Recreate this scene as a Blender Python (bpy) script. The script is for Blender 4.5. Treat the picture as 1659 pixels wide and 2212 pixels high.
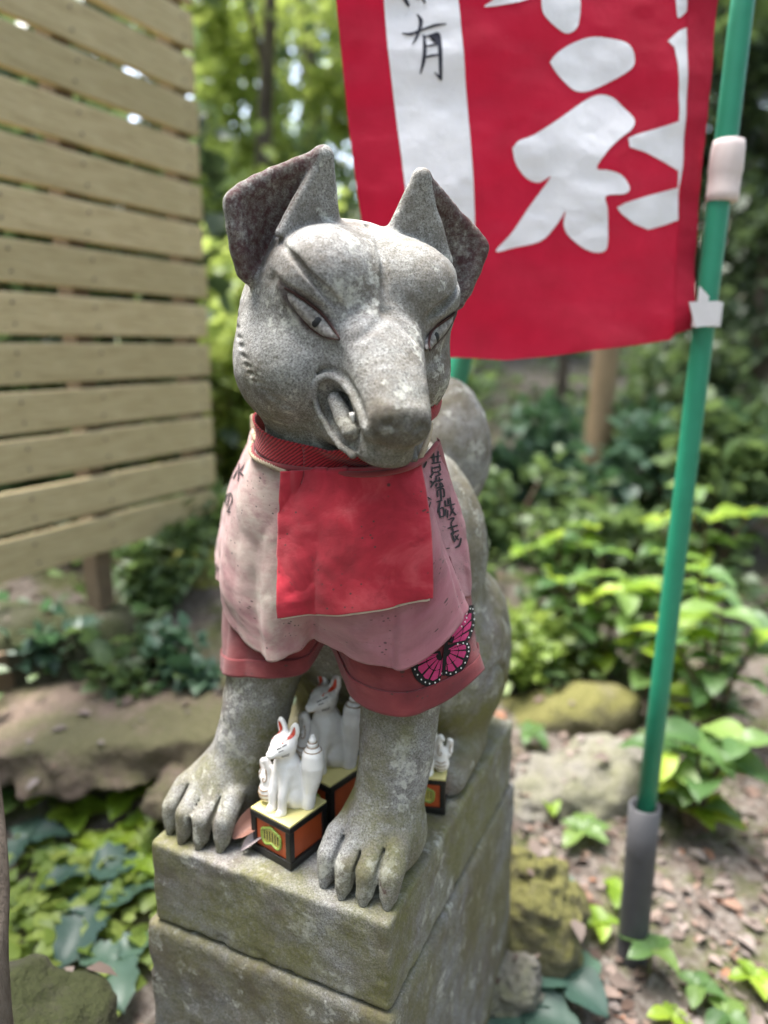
import bpy, bmesh, math, random, os
import numpy as np
from mathutils import Vector, Matrix, Quaternion

# ------------------------------------------------------------------ camera, sky, sun, exposure
SC = bpy.context.scene
for o in list(bpy.data.objects): bpy.data.objects.remove(o, do_unlink=True)
COL = SC.collection
ZT = .52                                        # top of the pedestal above the ground beside it
CAMP = np.array([.407, -.562, ZT + .55]); PITCH = math.radians(12.5); YAW = math.radians(25)
cam = bpy.data.cameras.new('camera'); camo = bpy.data.objects.new('camera', cam); COL.objects.link(camo)
cam.sensor_fit = 'VERTICAL'; cam.sensor_height = 36; cam.sensor_width = 27; cam.lens = 26.04
cam.clip_start = .02; cam.clip_end = 400
camo.location = CAMP; camo.rotation_euler = (math.pi / 2 - PITCH, 0, YAW)
cam.dof.use_dof = True; cam.dof.focus_distance = .715; cam.dof.aperture_fstop = 2.0; cam.dof.aperture_blades = 0
SC.camera = camo
SUN_EL, SUN_AZ = math.radians(72), math.radians(-58)   # azimuth from the way the camera looks, + to the right
W = bpy.data.worlds.new('World'); SC.world = W; W.use_nodes = True
nt = W.node_tree; sky = nt.nodes.new('ShaderNodeTexSky'); sky.sky_type = 'NISHITA'; sky.sun_disc = False
sky.sun_elevation = SUN_EL; sky.air_density = 1.0; sky.dust_density = 3.0; sky.ozone_density = 1.0
fwd = np.array([-math.sin(YAW), math.cos(YAW)]); rgt = np.array([math.cos(YAW), math.sin(YAW)])
sd = fwd * math.cos(SUN_AZ) + rgt * math.sin(SUN_AZ)       # horizontal direction towards the sun
sky.sun_rotation = math.atan2(sd[0], sd[1])
hs = nt.nodes.new('ShaderNodeHueSaturation'); hs.inputs['Saturation'].default_value = .7; nt.links.new(sky.outputs[0], hs.inputs['Color'])   # thin cloud: a whiter sky
bg = nt.nodes['Background']; bg.inputs['Strength'].default_value = .15; nt.links.new(hs.outputs[0], bg.inputs['Color'])
sl = bpy.data.lights.new('sun', 'SUN'); sl.energy = 3.4; sl.angle = math.radians(38); sl.color = (1, .965, .91)
so = bpy.data.objects.new('sun', sl); COL.objects.link(so)
so.rotation_euler = Vector((sd[0] * math.cos(SUN_EL), sd[1] * math.cos(SUN_EL), math.sin(SUN_EL))).to_track_quat('Z', 'Y').to_euler()
vs = SC.view_settings; vs.view_transform = 'Standard'; vs.look = 'None'; vs.gamma = 1; vs.use_curve_mapping = False
vs.exposure = 2.5
SC.render.engine = 'CYCLES'; SC.cycles.use_denoising = True
try: SC.cycles.denoiser = 'OPENIMAGEDENOISE'; SC.cycles.denoising_input_passes = 'RGB_ALBEDO_NORMAL'; SC.cycles.denoising_prefilter = 'ACCURATE'
except Exception: pass
SC.cycles.max_bounces = 5; SC.cycles.diffuse_bounces = 3; SC.cycles.transmission_bounces = 3; SC.cycles.transparent_max_bounces = 8
rng = np.random.default_rng(7); random.seed(7)

# ------------------------------------------------------------------ where a point of the photograph lies, given one fact about its depth
FPX, PW, PH = 1600., 1659., 2212.
CR = np.array([math.cos(YAW), math.sin(YAW), 0]); CFL = np.array([-math.sin(YAW), math.cos(YAW), 0])
CF = CFL * math.cos(PITCH) + np.array([0, 0, -math.sin(PITCH)]); CU = CFL * math.sin(PITCH) + np.array([0, 0, math.cos(PITCH)])
def ray(x, y): return CR * ((x - PW / 2) / FPX) - CU * ((y - PH / 2) / FPX) + CF
def at_y(x, y, Y): d = ray(x, y); return CAMP + d * ((Y - CAMP[1]) / d[1])          # on the plane y = Y (statue frame)
def at_z(x, y, z): d = ray(x, y); return CAMP + d * ((z - CAMP[2]) / d[2])          # on a level plane
def at_v(x, y, v): d = ray(x, y); return CAMP + d * (v / (d @ CFL))                  # v metres ahead of the camera
def cv(u, v, z=0.): return np.array([*(CAMP[:2] + u * rgt + v * fwd), z])
def uv_of(p): q = np.asarray(p)[..., :2] - CAMP[:2]; return q @ rgt, q @ fwd

# ------------------------------------------------------------------ objects
def tag(o, label=None, cat=None, group=None, kind=None):
    for k, v in (('label', label), ('category', cat), ('group', group), ('kind', kind)):
        if v: o[k] = v
    return o
def empty(name, loc=(0, 0, 0), rz=0., parent=None):
    o = bpy.data.objects.new(name, None); COL.objects.link(o); o.location = loc; o.rotation_euler = (0, 0, rz); o.empty_display_size = .05
    if parent: o.parent = parent
    return o
def mesh_data(name, verts, faces, mat=None, smooth=True, uvs=None):
    me = bpy.data.meshes.new(name); verts = np.asarray(verts, np.float32)
    if isinstance(faces, np.ndarray):
        n, k = faces.shape; me.vertices.add(len(verts)); me.vertices.foreach_set('co', verts.ravel())
        me.loops.add(n * k); me.loops.foreach_set('vertex_index', faces.astype(np.int32).ravel())
        me.polygons.add(n); me.polygons.foreach_set('loop_start', np.arange(0, n * k, k, dtype=np.int32))
        me.update(calc_edges=True); me.validate()
    else:
        me.from_pydata(verts.tolist(), [], [list(f) for f in faces]); me.update()
    if smooth: me.polygons.foreach_set('use_smooth', np.ones(len(me.polygons), bool))
    if uvs is not None:
        ul = me.uv_layers.new(name='UVMap'); li = np.empty(len(me.loops), np.int32); me.loops.foreach_get('vertex_index', li)
        ul.data.foreach_set('uv', np.asarray(uvs, np.float32)[li].ravel())
    if mat is not None:
        for m in (mat if isinstance(mat, (list, tuple)) else [mat]): me.materials.append(m)
    return me
def obj(name, me, parent=None, loc=(0, 0, 0), rot=(0, 0, 0), scale=(1, 1, 1)):
    o = bpy.data.objects.new(name, me); COL.objects.link(o); o.location = loc; o.rotation_euler = rot; o.scale = scale
    if parent: o.parent = parent
    return o
def mobj(name, verts, faces, mat, parent=None, smooth=True, uvs=None, **k): return obj(name, mesh_data(name, verts, faces, mat, smooth, uvs), parent, **k)
def grid_faces(nu, nv, wrap_u=False):
    I = np.arange(nu * nv).reshape(nu, nv)
    A = I if not wrap_u else np.vstack([I, I[:1]])
    return np.stack([A[:-1, :-1], A[1:, :-1], A[1:, 1:], A[:-1, 1:]], -1).reshape(-1, 4)
def tube(pts, rad, n=10, cap=True):
    """verts, faces of a round tube along pts"""
    P = np.asarray(pts, float); m = len(P); rad = np.broadcast_to(np.asarray(rad, float), (m,))
    T = np.gradient(P, axis=0); T /= np.linalg.norm(T, axis=1)[:, None] + 1e-12
    a = np.array([0, 0, 1.]) if abs(T[0][2]) < .9 else np.array([1., 0, 0])
    N = np.cross(T[0], a); N /= np.linalg.norm(N); V = []
    for i in range(m):
        N = N - T[i] * (N @ T[i]); N /= np.linalg.norm(N) + 1e-12; B = np.cross(T[i], N)
        for j in range(n):
            t = 2 * math.pi * j / n; V.append(P[i] + rad[i] * (N * math.cos(t) + B * math.sin(t)))
    Fc = [(i * n + j, i * n + (j + 1) % n, (i + 1) * n + (j + 1) % n, (i + 1) * n + j) for i in range(m - 1) for j in range(n)]
    if cap: Fc += [tuple(range(n))[::-1], tuple((m - 1) * n + j for j in range(n))]
    return np.array(V), Fc
def box(lo, hi, bevel=0., seg=2):
    bm = bmesh.new(); bmesh.ops.create_cube(bm, size=1)
    lo = np.array(lo, float); hi = np.array(hi, float)
    for v in bm.verts: v.co = Vector(lo + (np.array(v.co) + .5) * (hi - lo))
    if bevel: bmesh.ops.bevel(bm, geom=list(bm.edges), offset=bevel, segments=seg, affect='EDGES', profile=.6)
    V = [tuple(v.co) for v in bm.verts]; Fc = [tuple(v.index for v in f.verts) for f in bm.faces]; bm.free(); return np.array(V), Fc
def join(parts):
    V, Fc, n = [], [], 0
    for v, f in parts:
        V.append(np.asarray(v, float)); Fc += [tuple(int(i) + n for i in q) for q in f]; n += len(v)
    return np.vstack(V), Fc
def vnoise(P, freq, seed=0):
    """value noise in -1..1"""
    Q = np.asarray(P, float) * freq + seed * 17.31; I = np.floor(Q).astype(np.int64); u = Q - I; u = u * u * (3 - 2 * u)
    def h(a, b, c):
        n = (a * 374761393 + b * 668265263 + c * 2147483647 + seed * 974711) & 0x7fffffff
        n = ((n ^ (n >> 13)) * 1274126177) & 0x7fffffff; n = n ^ (n >> 16); return (n & 0xffff) / 32767.5 - 1
    x, y, z = I[..., 0], I[..., 1], I[..., 2]; r = 0
    for dx in (0, 1):
        for dy in (0, 1):
            for dz in (0, 1):
                w = (u[..., 0] if dx else 1 - u[..., 0]) * (u[..., 1] if dy else 1 - u[..., 1]) * (u[..., 2] if dz else 1 - u[..., 2])
                r = r + w * h(x + dx, y + dy, z + dz)
    return r
def fbm(P, freq, oct=4, seed=0): return sum(vnoise(P, freq * 2 ** i, seed + i) * .5 ** i for i in range(oct))

# ------------------------------------------------------------------ procedural materials
class M:
    def __init__(s, name, rough=.8, spec=.3):
        s.m = bpy.data.materials.new(name); s.m.use_nodes = True; s.nt = s.m.node_tree; s.b = s.nt.nodes['Principled BSDF']
        s.b.inputs['Roughness'].default_value = rough; s.b.inputs['Specular IOR Level'].default_value = spec
        s.tc = s.nt.nodes.new('ShaderNodeTexCoord')
    def n(s, t, **k):
        x = s.nt.nodes.new('ShaderNode' + t)
        for a, v in k.items(): setattr(x, a, v)
        return x
    def l(s, a, b): s.nt.links.new(a, b)
    def set(s, sock, v):
        if hasattr(v, 'is_output') or isinstance(v, bpy.types.NodeSocket): s.l(v, sock)
        else: sock.default_value = v
    def co(s, kind='Object', scale=(1, 1, 1)):
        if scale == (1, 1, 1): return s.tc.outputs[kind]
        mp = s.n('Mapping'); s.l(s.tc.outputs[kind], mp.inputs[0]); mp.inputs['Scale'].default_value = scale; return mp.outputs[0]
    def noise(s, scale, detail=3, rough=.55, co=None, dist=0.):
        x = s.n('TexNoise'); x.inputs['Scale'].default_value = scale; x.inputs['Detail'].default_value = detail; x.inputs['Roughness'].default_value = rough; x.inputs['Distortion'].default_value = dist
        s.l(co or s.tc.outputs['Object'], x.inputs['Vector']); return x.outputs['Fac']
    def voro(s, scale, co=None, feature='F1', out='Distance', rand=1.):
        x = s.n('TexVoronoi', feature=feature); x.inputs['Scale'].default_value = scale; x.inputs['Randomness'].default_value = rand
        s.l(co or s.tc.outputs['Object'], x.inputs['Vector']); return x.outputs[out]
    def ramp(s, fac, *stops, interp='LINEAR'):
        x = s.n('ValToRGB'); r = x.color_ramp; r.interpolation = interp
        while len(r.elements) < len(stops): r.elements.new(.5)
        for e, (p, c) in zip(r.elements, stops): e.position = p; e.color = (*c, 1) if isinstance(c, tuple) else (c, c, c, 1)
        s.l(fac, x.inputs[0]); return x.outputs[0]
    def mix(s, fac, a, b, mode='MIX'):
        x = s.n('Mix', data_type='RGBA', blend_type=mode); x.clamp_factor = True
        s.set(x.inputs[0], fac)
        for sock, v in ((x.inputs[6], a), (x.inputs[7], b)):
            if isinstance(v, tuple): v = (*v, 1) if len(v) == 3 else v
            s.set(sock, v)
        return x.outputs[2]
    def math(s, op, a, b=0., c=0.):
        x = s.n('Math', operation=op); s.set(x.inputs[0], a); s.set(x.inputs[1], b); s.set(x.inputs[2], c); return x.outputs[0]
    def attr(s, name, out='Color'): x = s.n('Attribute', attribute_name=name); return x.outputs[out]
    def sep(s, v, i): x = s.n('SeparateXYZ'); s.l(v, x.inputs[0]); return x.outputs[i]
    def rand(s): return s.n('ObjectInfo').outputs['Random']
    def bump(s, h, strength=.3, dist=.002):
        x = s.n('Bump'); x.inputs['Strength'].default_value = strength; x.inputs['Distance'].default_value = dist; s.l(h, x.inputs['Height'])
        old = s.b.inputs['Normal'].links
        if old: s.l(old[0].from_socket, x.inputs['Normal'])
        s.l(x.outputs[0], s.b.inputs['Normal']); return s
    def color(s, c): s.set(s.b.inputs['Base Color'], (*c, 1) if isinstance(c, tuple) else c); return s
    def translucent(s, c, w):
        t = s.n('BsdfTranslucent'); s.set(t.inputs['Color'], (*c, 1) if isinstance(c, tuple) else c); mx = s.n('MixShader'); s.set(mx.inputs[0], w)
        s.l(s.b.outputs[0], mx.inputs[1]); s.l(t.outputs[0], mx.inputs[2]); s.l(mx.outputs[0], s.nt.nodes['Material Output'].inputs[0]); return s

def plain(name, c, rough=.6, var=.15, scale=30, spec=.3):
    m = M(name, rough, spec); n = m.noise(scale, 4)
    m.color(m.mix(n, tuple(v * (1 - var) for v in c), tuple(min(1, v * (1 + var)) for v in c))); return m.m

def granite(name, moss=(.118, .114, .042), mossy=.5, base=1., paint=False, brown=.5):
    m = M(name, .88, .25)
    f1 = m.noise(520, 3, .75); f2 = m.voro(900, out='Color'); g = m.sep(f2, 0)
    c = m.ramp(f1, (.33, tuple(v * base for v in (.10, .098, .095))), (.46, tuple(v * base for v in (.27, .267, .262))), (.60, tuple(v * base for v in (.39, .387, .38))), (.74, tuple(v * base for v in (.56, .557, .55))))
    c = m.mix(m.ramp(g, (.84, 0.), (.90, .55)), c, (.09, .085, .082))            # black mica
    big = m.noise(9, 8, .72, dist=.35); fine = m.noise(42, 6, .7)
    c = m.mix(m.ramp(big, (.44, 0.), (.60, brown)), c, m.mix(.78, c, (.105, .082, .064)))
    c = m.mix(m.math('MULTIPLY', m.ramp(fine, (.47, 0.), (.62, .75)), brown), c, m.mix(.6, c, (.075, .062, .052)))
    lich = m.noise(26, 5, .65)
    c = m.mix(m.math('MULTIPLY', m.ramp(lich, (.57, 0.), (.60, .75)), m.ramp(m.noise(150, 4, .7), (.40, 0.), (.55, 1.))), c, (.46, .46, .42))            # pale lichen
    mz = m.ramp(m.noise(8, 6, .68), (.37, 0.), (.56, 1.))
    if paint:
        p = m.attr('paint'); x = m.n('SeparateColor'); m.l(p, x.inputs[0])
        mz = m.math('MULTIPLY', mz, x.outputs[2])
    mz = m.math('MULTIPLY', mz, m.ramp(m.noise(190, 5, .75), (.30, .25), (.50, 1.)))
    c = m.mix(m.math('MULTIPLY', mz, mossy), c, m.mix(f1, tuple(v * .5 for v in moss), tuple(v * 1.7 for v in moss)))
    if paint:
        rp = m.math('MULTIPLY', x.outputs[0], m.ramp(m.noise(160, 5, .7), (.34, .15), (.60, 1.)))
        c = m.mix(rp, c, (.055, .016, .019))
        c = m.mix(m.math('MULTIPLY', x.outputs[1], m.ramp(m.noise(140, 4, .6), (.30, .35), (.62, 1.))), c, (.028, .023, .021))
    m.color(c); m.bump(f1, .35, .0009); m.bump(m.noise(120, 5, .65), .6, .0024); m.bump(big, .3, .004); return m.m

def cloth(name, build, weave=2600, rough=.92, bumpd=.0004):
    m = M(name, rough, .12); m.color(build(m))
    try: m.b.inputs['Sheen Weight'].default_value = .15; m.b.inputs['Sheen Roughness'].default_value = .6
    except Exception: pass
    uv = m.co('UV'); a = m.n('TexWave', wave_type='BANDS', bands_direction='X'); b = m.n('TexWave', wave_type='BANDS', bands_direction='Y')
    for w in (a, b): w.inputs['Scale'].default_value = weave / 7; w.inputs['Distortion'].default_value = 1.2; w.inputs['Detail'].default_value = 2; m.l(uv, w.inputs['Vector'])
    m.bump(m.math('ADD', a.outputs['Fac'], b.outputs['Fac']), .25, bumpd); m.bump(m.noise(55, 4, .6, uv), .35, .003); return m.m

# ---- signed distance sculpting kit (numpy) ----
f32 = np.float32
class Clay:
    """points P (N,3); d is the running distance field"""
    def __init__(s, P): s.P = P.astype(f32); s.d = np.full(len(P), 0.5, f32)
    def near(s, lo, hi, m):
        P = s.P; lo = np.asarray(lo) - m; hi = np.asarray(hi) + m
        return np.nonzero(np.all((P > lo) & (P < hi), axis=1))[0]
    def put(s, idx, e, k, op):
        d = s.d[idx]
        if op == 'add':
            h = np.maximum(k - np.abs(d - e), 0) / k if k else 0
            s.d[idx] = np.minimum(d, e) - (h * h * k * .25 if k else 0)
        else:
            e = -e
            h = np.maximum(k - np.abs(d - e), 0) / k if k else 0
            s.d[idx] = np.maximum(d, e) + (h * h * k * .25 if k else 0)
    def cap(s, a, b, ra, rb, k=.01, op='add', m=.05):
        a = np.array(a, f32); b = np.array(b, f32); R = max(ra, rb)
        i = s.near(np.minimum(a, b) - R, np.maximum(a, b) + R, m if op == 'add' else k + .002)
        if not len(i): return
        pa = s.P[i] - a; ba = b - a
        t = np.clip(pa @ ba / max(ba @ ba, 1e-12), 0, 1)
        e = np.linalg.norm(pa - t[:, None] * ba, axis=1) - (ra + (rb - ra) * t)
        s.put(i, e.astype(f32), k, op)
    def chain(s, pts, rs, k=.01, op='add', kk=None):
        """one polyline brush: its own segments are united hard, then blended once"""
        pts = np.array(pts, f32); R = max(rs)
        i = s.near(pts.min(0) - R, pts.max(0) + R, .04 if op == 'add' else k + .002)
        if not len(i): return
        Q = s.P[i]; e = np.full(len(i), 9, f32)
        for n in range(len(pts) - 1):
            a, b = pts[n], pts[n + 1]; pa = Q - a; ba = b - a
            t = np.clip(pa @ ba / max(ba @ ba, 1e-12), 0, 1)
            e = np.minimum(e, np.linalg.norm(pa - t[:, None] * ba, axis=1) - (rs[n] + (rs[n + 1] - rs[n]) * t))
        s.put(i, e.astype(f32), k, op)
    def ell(s, c, r, k=.02, op='add', rot=None, m=.06):
        c = np.array(c, f32); r = np.array(r, f32); R = r.max()
        i = s.near(c - R, c + R, m if op == 'add' else k + .002)
        if not len(i): return
        q = s.P[i] - c
        if rot is not None: q = q @ np.asarray(rot, f32)      # columns of rot = local axes
        k0 = np.linalg.norm(q / r, axis=1); k1 = np.linalg.norm(q / (r * r), axis=1)
        s.put(i, (k0 * (k0 - 1) / np.maximum(k1, 1e-6)).astype(f32), k, op)
    def tri(s, a, b, c, th, k=.01, op='add'):
        a, b, c = (np.array(v, f32) for v in (a, b, c))
        M = np.stack([a, b, c]); i = s.near(M.min(0) - th, M.max(0) + th, .03)
        if not len(i): return
        p = s.P[i]; ba, cb, ac = b - a, c - b, a - c; pa, pb, pc = p - a, p - b, p - c
        n = np.cross(ba, ac)
        ins = np.sign(pa @ np.cross(ba, n)) + np.sign(pb @ np.cross(cb, n)) + np.sign(pc @ np.cross(ac, n)) < 2
        def seg(q, e): return np.sum((q - np.clip(q @ e / (e @ e), 0, 1)[:, None] * e) ** 2, axis=1)
        e = np.where(ins, np.minimum(np.minimum(seg(pa, ba), seg(pb, cb)), seg(pc, ac)), (pa @ n) ** 2 / (n @ n))
        s.put(i, (np.sqrt(e) - th).astype(f32), k, op)
    def loft(s, pts, ws, hs, side=(1, 0, 0), k=.01, op='add', pw=2.0, m=.05):
        """tube along pts with elliptic / squarish sections (half width ws, half height hs)"""
        pts = np.array(pts, f32); R = max(max(ws), max(hs))
        i = s.near(pts.min(0) - R, pts.max(0) + R, m if op == 'add' else k + .002)
        if not len(i): return
        Q = s.P[i]; bd = np.full(len(i), 9, f32); W_ = np.zeros(len(i), f32); H_ = np.ones(len(i), f32); C_ = np.zeros((len(i), 3), f32)
        sd = np.array(side, f32); sd /= np.linalg.norm(sd)
        for n in range(len(pts) - 1):
            a, b = pts[n], pts[n + 1]; ba = b - a; pa = Q - a
            t = np.clip(pa @ ba / max(ba @ ba, 1e-12), 0, 1); rel = pa - t[:, None] * ba
            e = np.einsum('ij,ij->i', rel, rel); m_ = e < bd; bd[m_] = e[m_]
            W_[m_] = (ws[n] + (ws[n + 1] - ws[n]) * t)[m_]; H_[m_] = (hs[n] + (hs[n + 1] - hs[n]) * t)[m_]; C_[m_] = rel[m_]
        x = C_ @ sd; y = np.linalg.norm(C_ - x[:, None] * sd, axis=1)
        g = ((np.abs(x) / W_) ** pw + (y / H_) ** pw) ** (1 / pw)
        best = (g - 1) * np.minimum(W_, H_)
        s.put(i, best.astype(f32), k, op)

def rotz(a): c, s = math.cos(a), math.sin(a); return np.array([[c, -s, 0], [s, c, 0], [0, 0, 1.]])
def roty(a): c, s = math.cos(a), math.sin(a); return np.array([[c, 0, s], [0, 1, 0], [-s, 0, c]])
def rotx(a): c, s = math.cos(a), math.sin(a); return np.array([[1, 0, 0], [0, c, -s], [0, s, c]])

def surface_nets(fn, lo, hi, h, coarse=5):
    """mesh of fn(P)<0 inside lo..hi; fine samples only near the coarse surface"""
    lo = np.array(lo, float); n = np.ceil((np.array(hi) - lo) / (h * coarse)).astype(int)
    H = h * coarse
    ax = [lo[i] + H * np.arange(n[i] + 1) for i in range(3)]
    G = np.stack(np.meshgrid(*ax, indexing='ij'), -1).reshape(-1, 3)
    D = fn(G).reshape(n + 1)
    c = np.abs(D) < H * 1.35                       # lattice points close to the surface
    cell = np.zeros(n, bool)
    for dx in (0, 1):
        for dy in (0, 1):
            for dz in (0, 1): cell |= c[dx:dx + n[0], dy:dy + n[1], dz:dz + n[2]]
    N = n * coarse + 1
    V = np.repeat(np.repeat(np.repeat(D[:-1, :-1, :-1], coarse, 0), coarse, 1), coarse, 2)
    V = np.pad(V, ((0, 1),) * 3, mode='edge').astype(f32)
    M = np.repeat(np.repeat(np.repeat(cell, coarse, 0), coarse, 1), coarse, 2); M = np.pad(M, ((0, 1),) * 3, mode='edge')
    V = np.where(V > 0, 1, -1).astype(f32)
    I = np.argwhere(M); V[M] = fn(lo + I * h)
    S = V < 0
    amb = np.zeros(N - 1, np.int8)
    for dx in (0, 1):
        for dy in (0, 1):
            for dz in (0, 1): amb += S[dx:N[0] - 1 + dx, dy:N[1] - 1 + dy, dz:N[2] - 1 + dz]
    act = np.argwhere((amb > 0) & (amb < 8))
    vid = -np.ones(N - 1, np.int64); vid[tuple(act.T)] = np.arange(len(act))
    acc = np.zeros((len(act), 3)); cnt = np.zeros(len(act))
    corners = [(a, b, c) for a in (0, 1) for b in (0, 1) for c in (0, 1)]
    for p in corners:
        for axs in range(3):
            if p[axs]: continue
            q = list(p); q[axs] = 1
            va = V[tuple((act + p).T)]; vb = V[tuple((act + q).T)]
            m = (va < 0) != (vb < 0)
            t = np.where(m, va / np.where(m, va - vb, 1), 0)
            pos = np.array(p, float)[None].repeat(len(act), 0); pos[:, axs] += t
            acc[m] += pos[m]; cnt[m] += 1
    verts = lo + (act + acc / cnt[:, None]) * h
    quads = []
    for axs in range(3):
        a1, a2 = (axs + 1) % 3, (axs + 2) % 3
        sl0 = [slice(None)] * 3; sl1 = [slice(None)] * 3; sl0[axs] = slice(0, -1); sl1[axs] = slice(1, None)
        e0 = S[tuple(sl0)]; e1 = S[tuple(sl1)]
        for flip, mk in ((False, e0 & ~e1), (True, ~e0 & e1)):
            E = np.argwhere(mk); ok = (E[:, a1] > 0) & (E[:, a2] > 0) & (E[:, a1] < N[a1] - 1) & (E[:, a2] < N[a2] - 1); E = E[ok]
            o1 = np.zeros(3, int); o1[a1] = 1; o2 = np.zeros(3, int); o2[a2] = 1
            q = [vid[tuple((E - o).T)] for o in (o1 + o2, o2, o1 * 0, o1)]
            Q = np.stack(q, 1)
            quads.append(Q[:, ::-1] if flip else Q)
    Q = np.concatenate(quads); Q = Q[np.all(Q >= 0, 1)]
    return verts, Q

# ---- the stone fox, in its own frame: x across the plinth, y to the back, z up, origin at the front edge ----
HC = np.array([.045, .125, .562]); HYAW = math.radians(47); HROLL = math.radians(6)
# head axes: x = fox's left, y = towards the nose, z = up
HR = rotz(HYAW) @ np.array([[1., 0, 0], [0, -1, 0], [0, 0, 1]]) @ roty(HROLL)
HR = HR * np.array([1, 1, 1])
def to_head(P): return (P - HC) @ HR
def from_head(P): return np.asarray(P) @ HR.T + HC

def spl(pts, n):
    """smooth resampling (Catmull-Rom) of a list of rows"""
    P = np.array(pts, float); P = np.vstack([2 * P[0] - P[1], P, 2 * P[-1] - P[-2]])
    t = np.linspace(0, len(P) - 3 - 1e-9, n); i = t.astype(int); u = (t - i)[:, None]
    a, b, c, d = P[i], P[i + 1], P[i + 2], P[i + 3]
    return .5 * (2 * b + (c - a) * u + (2 * a - 5 * b + 4 * c - d) * u * u + (3 * b - a - 3 * c + d) * u ** 3)

def head_base(c):
    al = np.arange(len(c.P))
    c.ell((0, -.012, .002), (.106, .104, .102), k=.001)
    up = Clay(c.P); up.d = c.d.copy()
    for s in (-1, 1):
        c.ell((s * (.060 if s < 0 else .050), .014, -.040 if s < 0 else -.034), (.052, .066, .052 if s < 0 else .048), k=.03)
    c.cap((0, -.02, -.05), (0, -.02, -.14), .070, .070, k=.025)
    M = spl([(0, .02, .004, .052, .036), (0, .075, -.008, .045, .036), (0, .115, -.040, .0355, .031), (0, .147, -.073, .0295, .024)], 18)
    c.loft(M[:, :3], M[:, 3], M[:, 4], k=.02, pw=2.8)
    J = spl([(0, .0, -.07, .050, .034), (0, .06, -.083, .043, .028), (0, .10, -.092, .034, .021), (0, .136, -.104, .024, .012)], 8)
    c.loft(J[:, :3], J[:, 3], J[:, 4], k=.012, pw=2.2)
    up.ell((0, -.015, .045), (.088, .080, .062), k=.03)
    for s in (-1, 1):
        up.ell((s * .044, .046, .042), (.050, .055, .050), k=.022, rot=rotz(s * .3))
    c.put(al, up.d, .007, 'add')

def ear(c, s):
    tip = (s * .050, .036, .154); rb = (s * .085, .040, .080); ib = (s * .031, .018, .094); vb = (s * .080, -.008, .070); ta = (s * .052, .030, .151)
    ou = (s * .127, .026, .094); om = (s * .098, .022, .128); bo = (s * .114, .018, .050)
    c.tri(tip, rb, ib, .0055, k=.004); c.tri(tip, ib, vb, .008, k=.01); c.tri(tip, rb, vb, .004, k=.004)
    c.cap((s * .055, .006, .07), (s * .05, .022, .11), .028, .008, k=.012)
    rim = spl([tip, om, (s * .124, .026, .108), ou, bo, (s * .100, .012, .040)], 13)
    for a, b in zip(rim[:-1], rim[1:]): c.tri(vb, a, b, .0056, k=.004)
    c.chain(rim, [.0056] * 13, k=.008)

EYE_UP = [(-.089, .065, .033), (-.079, .077, .027), (-.066, .084, .019), (-.054, .089, .010), (-.047, .099, -.001), (-.044, .109, -.009)]
EYE_LO = [(-.089, .065, .033), (-.082, .0705, .0198), (-.0725, .075, .0082), (-.0625, .0815, -.002), (-.0528, .091, -.008), (-.044, .109, -.010)]
LIP = [(-.0275, .150, -.084), (-.030, .143, -.074), (-.032, .130, -.061), (-.036, .112, -.049), (-.043, .095, -.042), (-.050, .086, -.044), (-.054, .080, -.054), (-.050, .077, -.069), (-.043, .088, -.085), (-.037, .108, -.099), (-.030, .130, -.107)]
def mir(pts, s): return [(-s * p[0], p[1], p[2]) for p in pts]      # the lists above are the fox's right side (s = -1)

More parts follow.
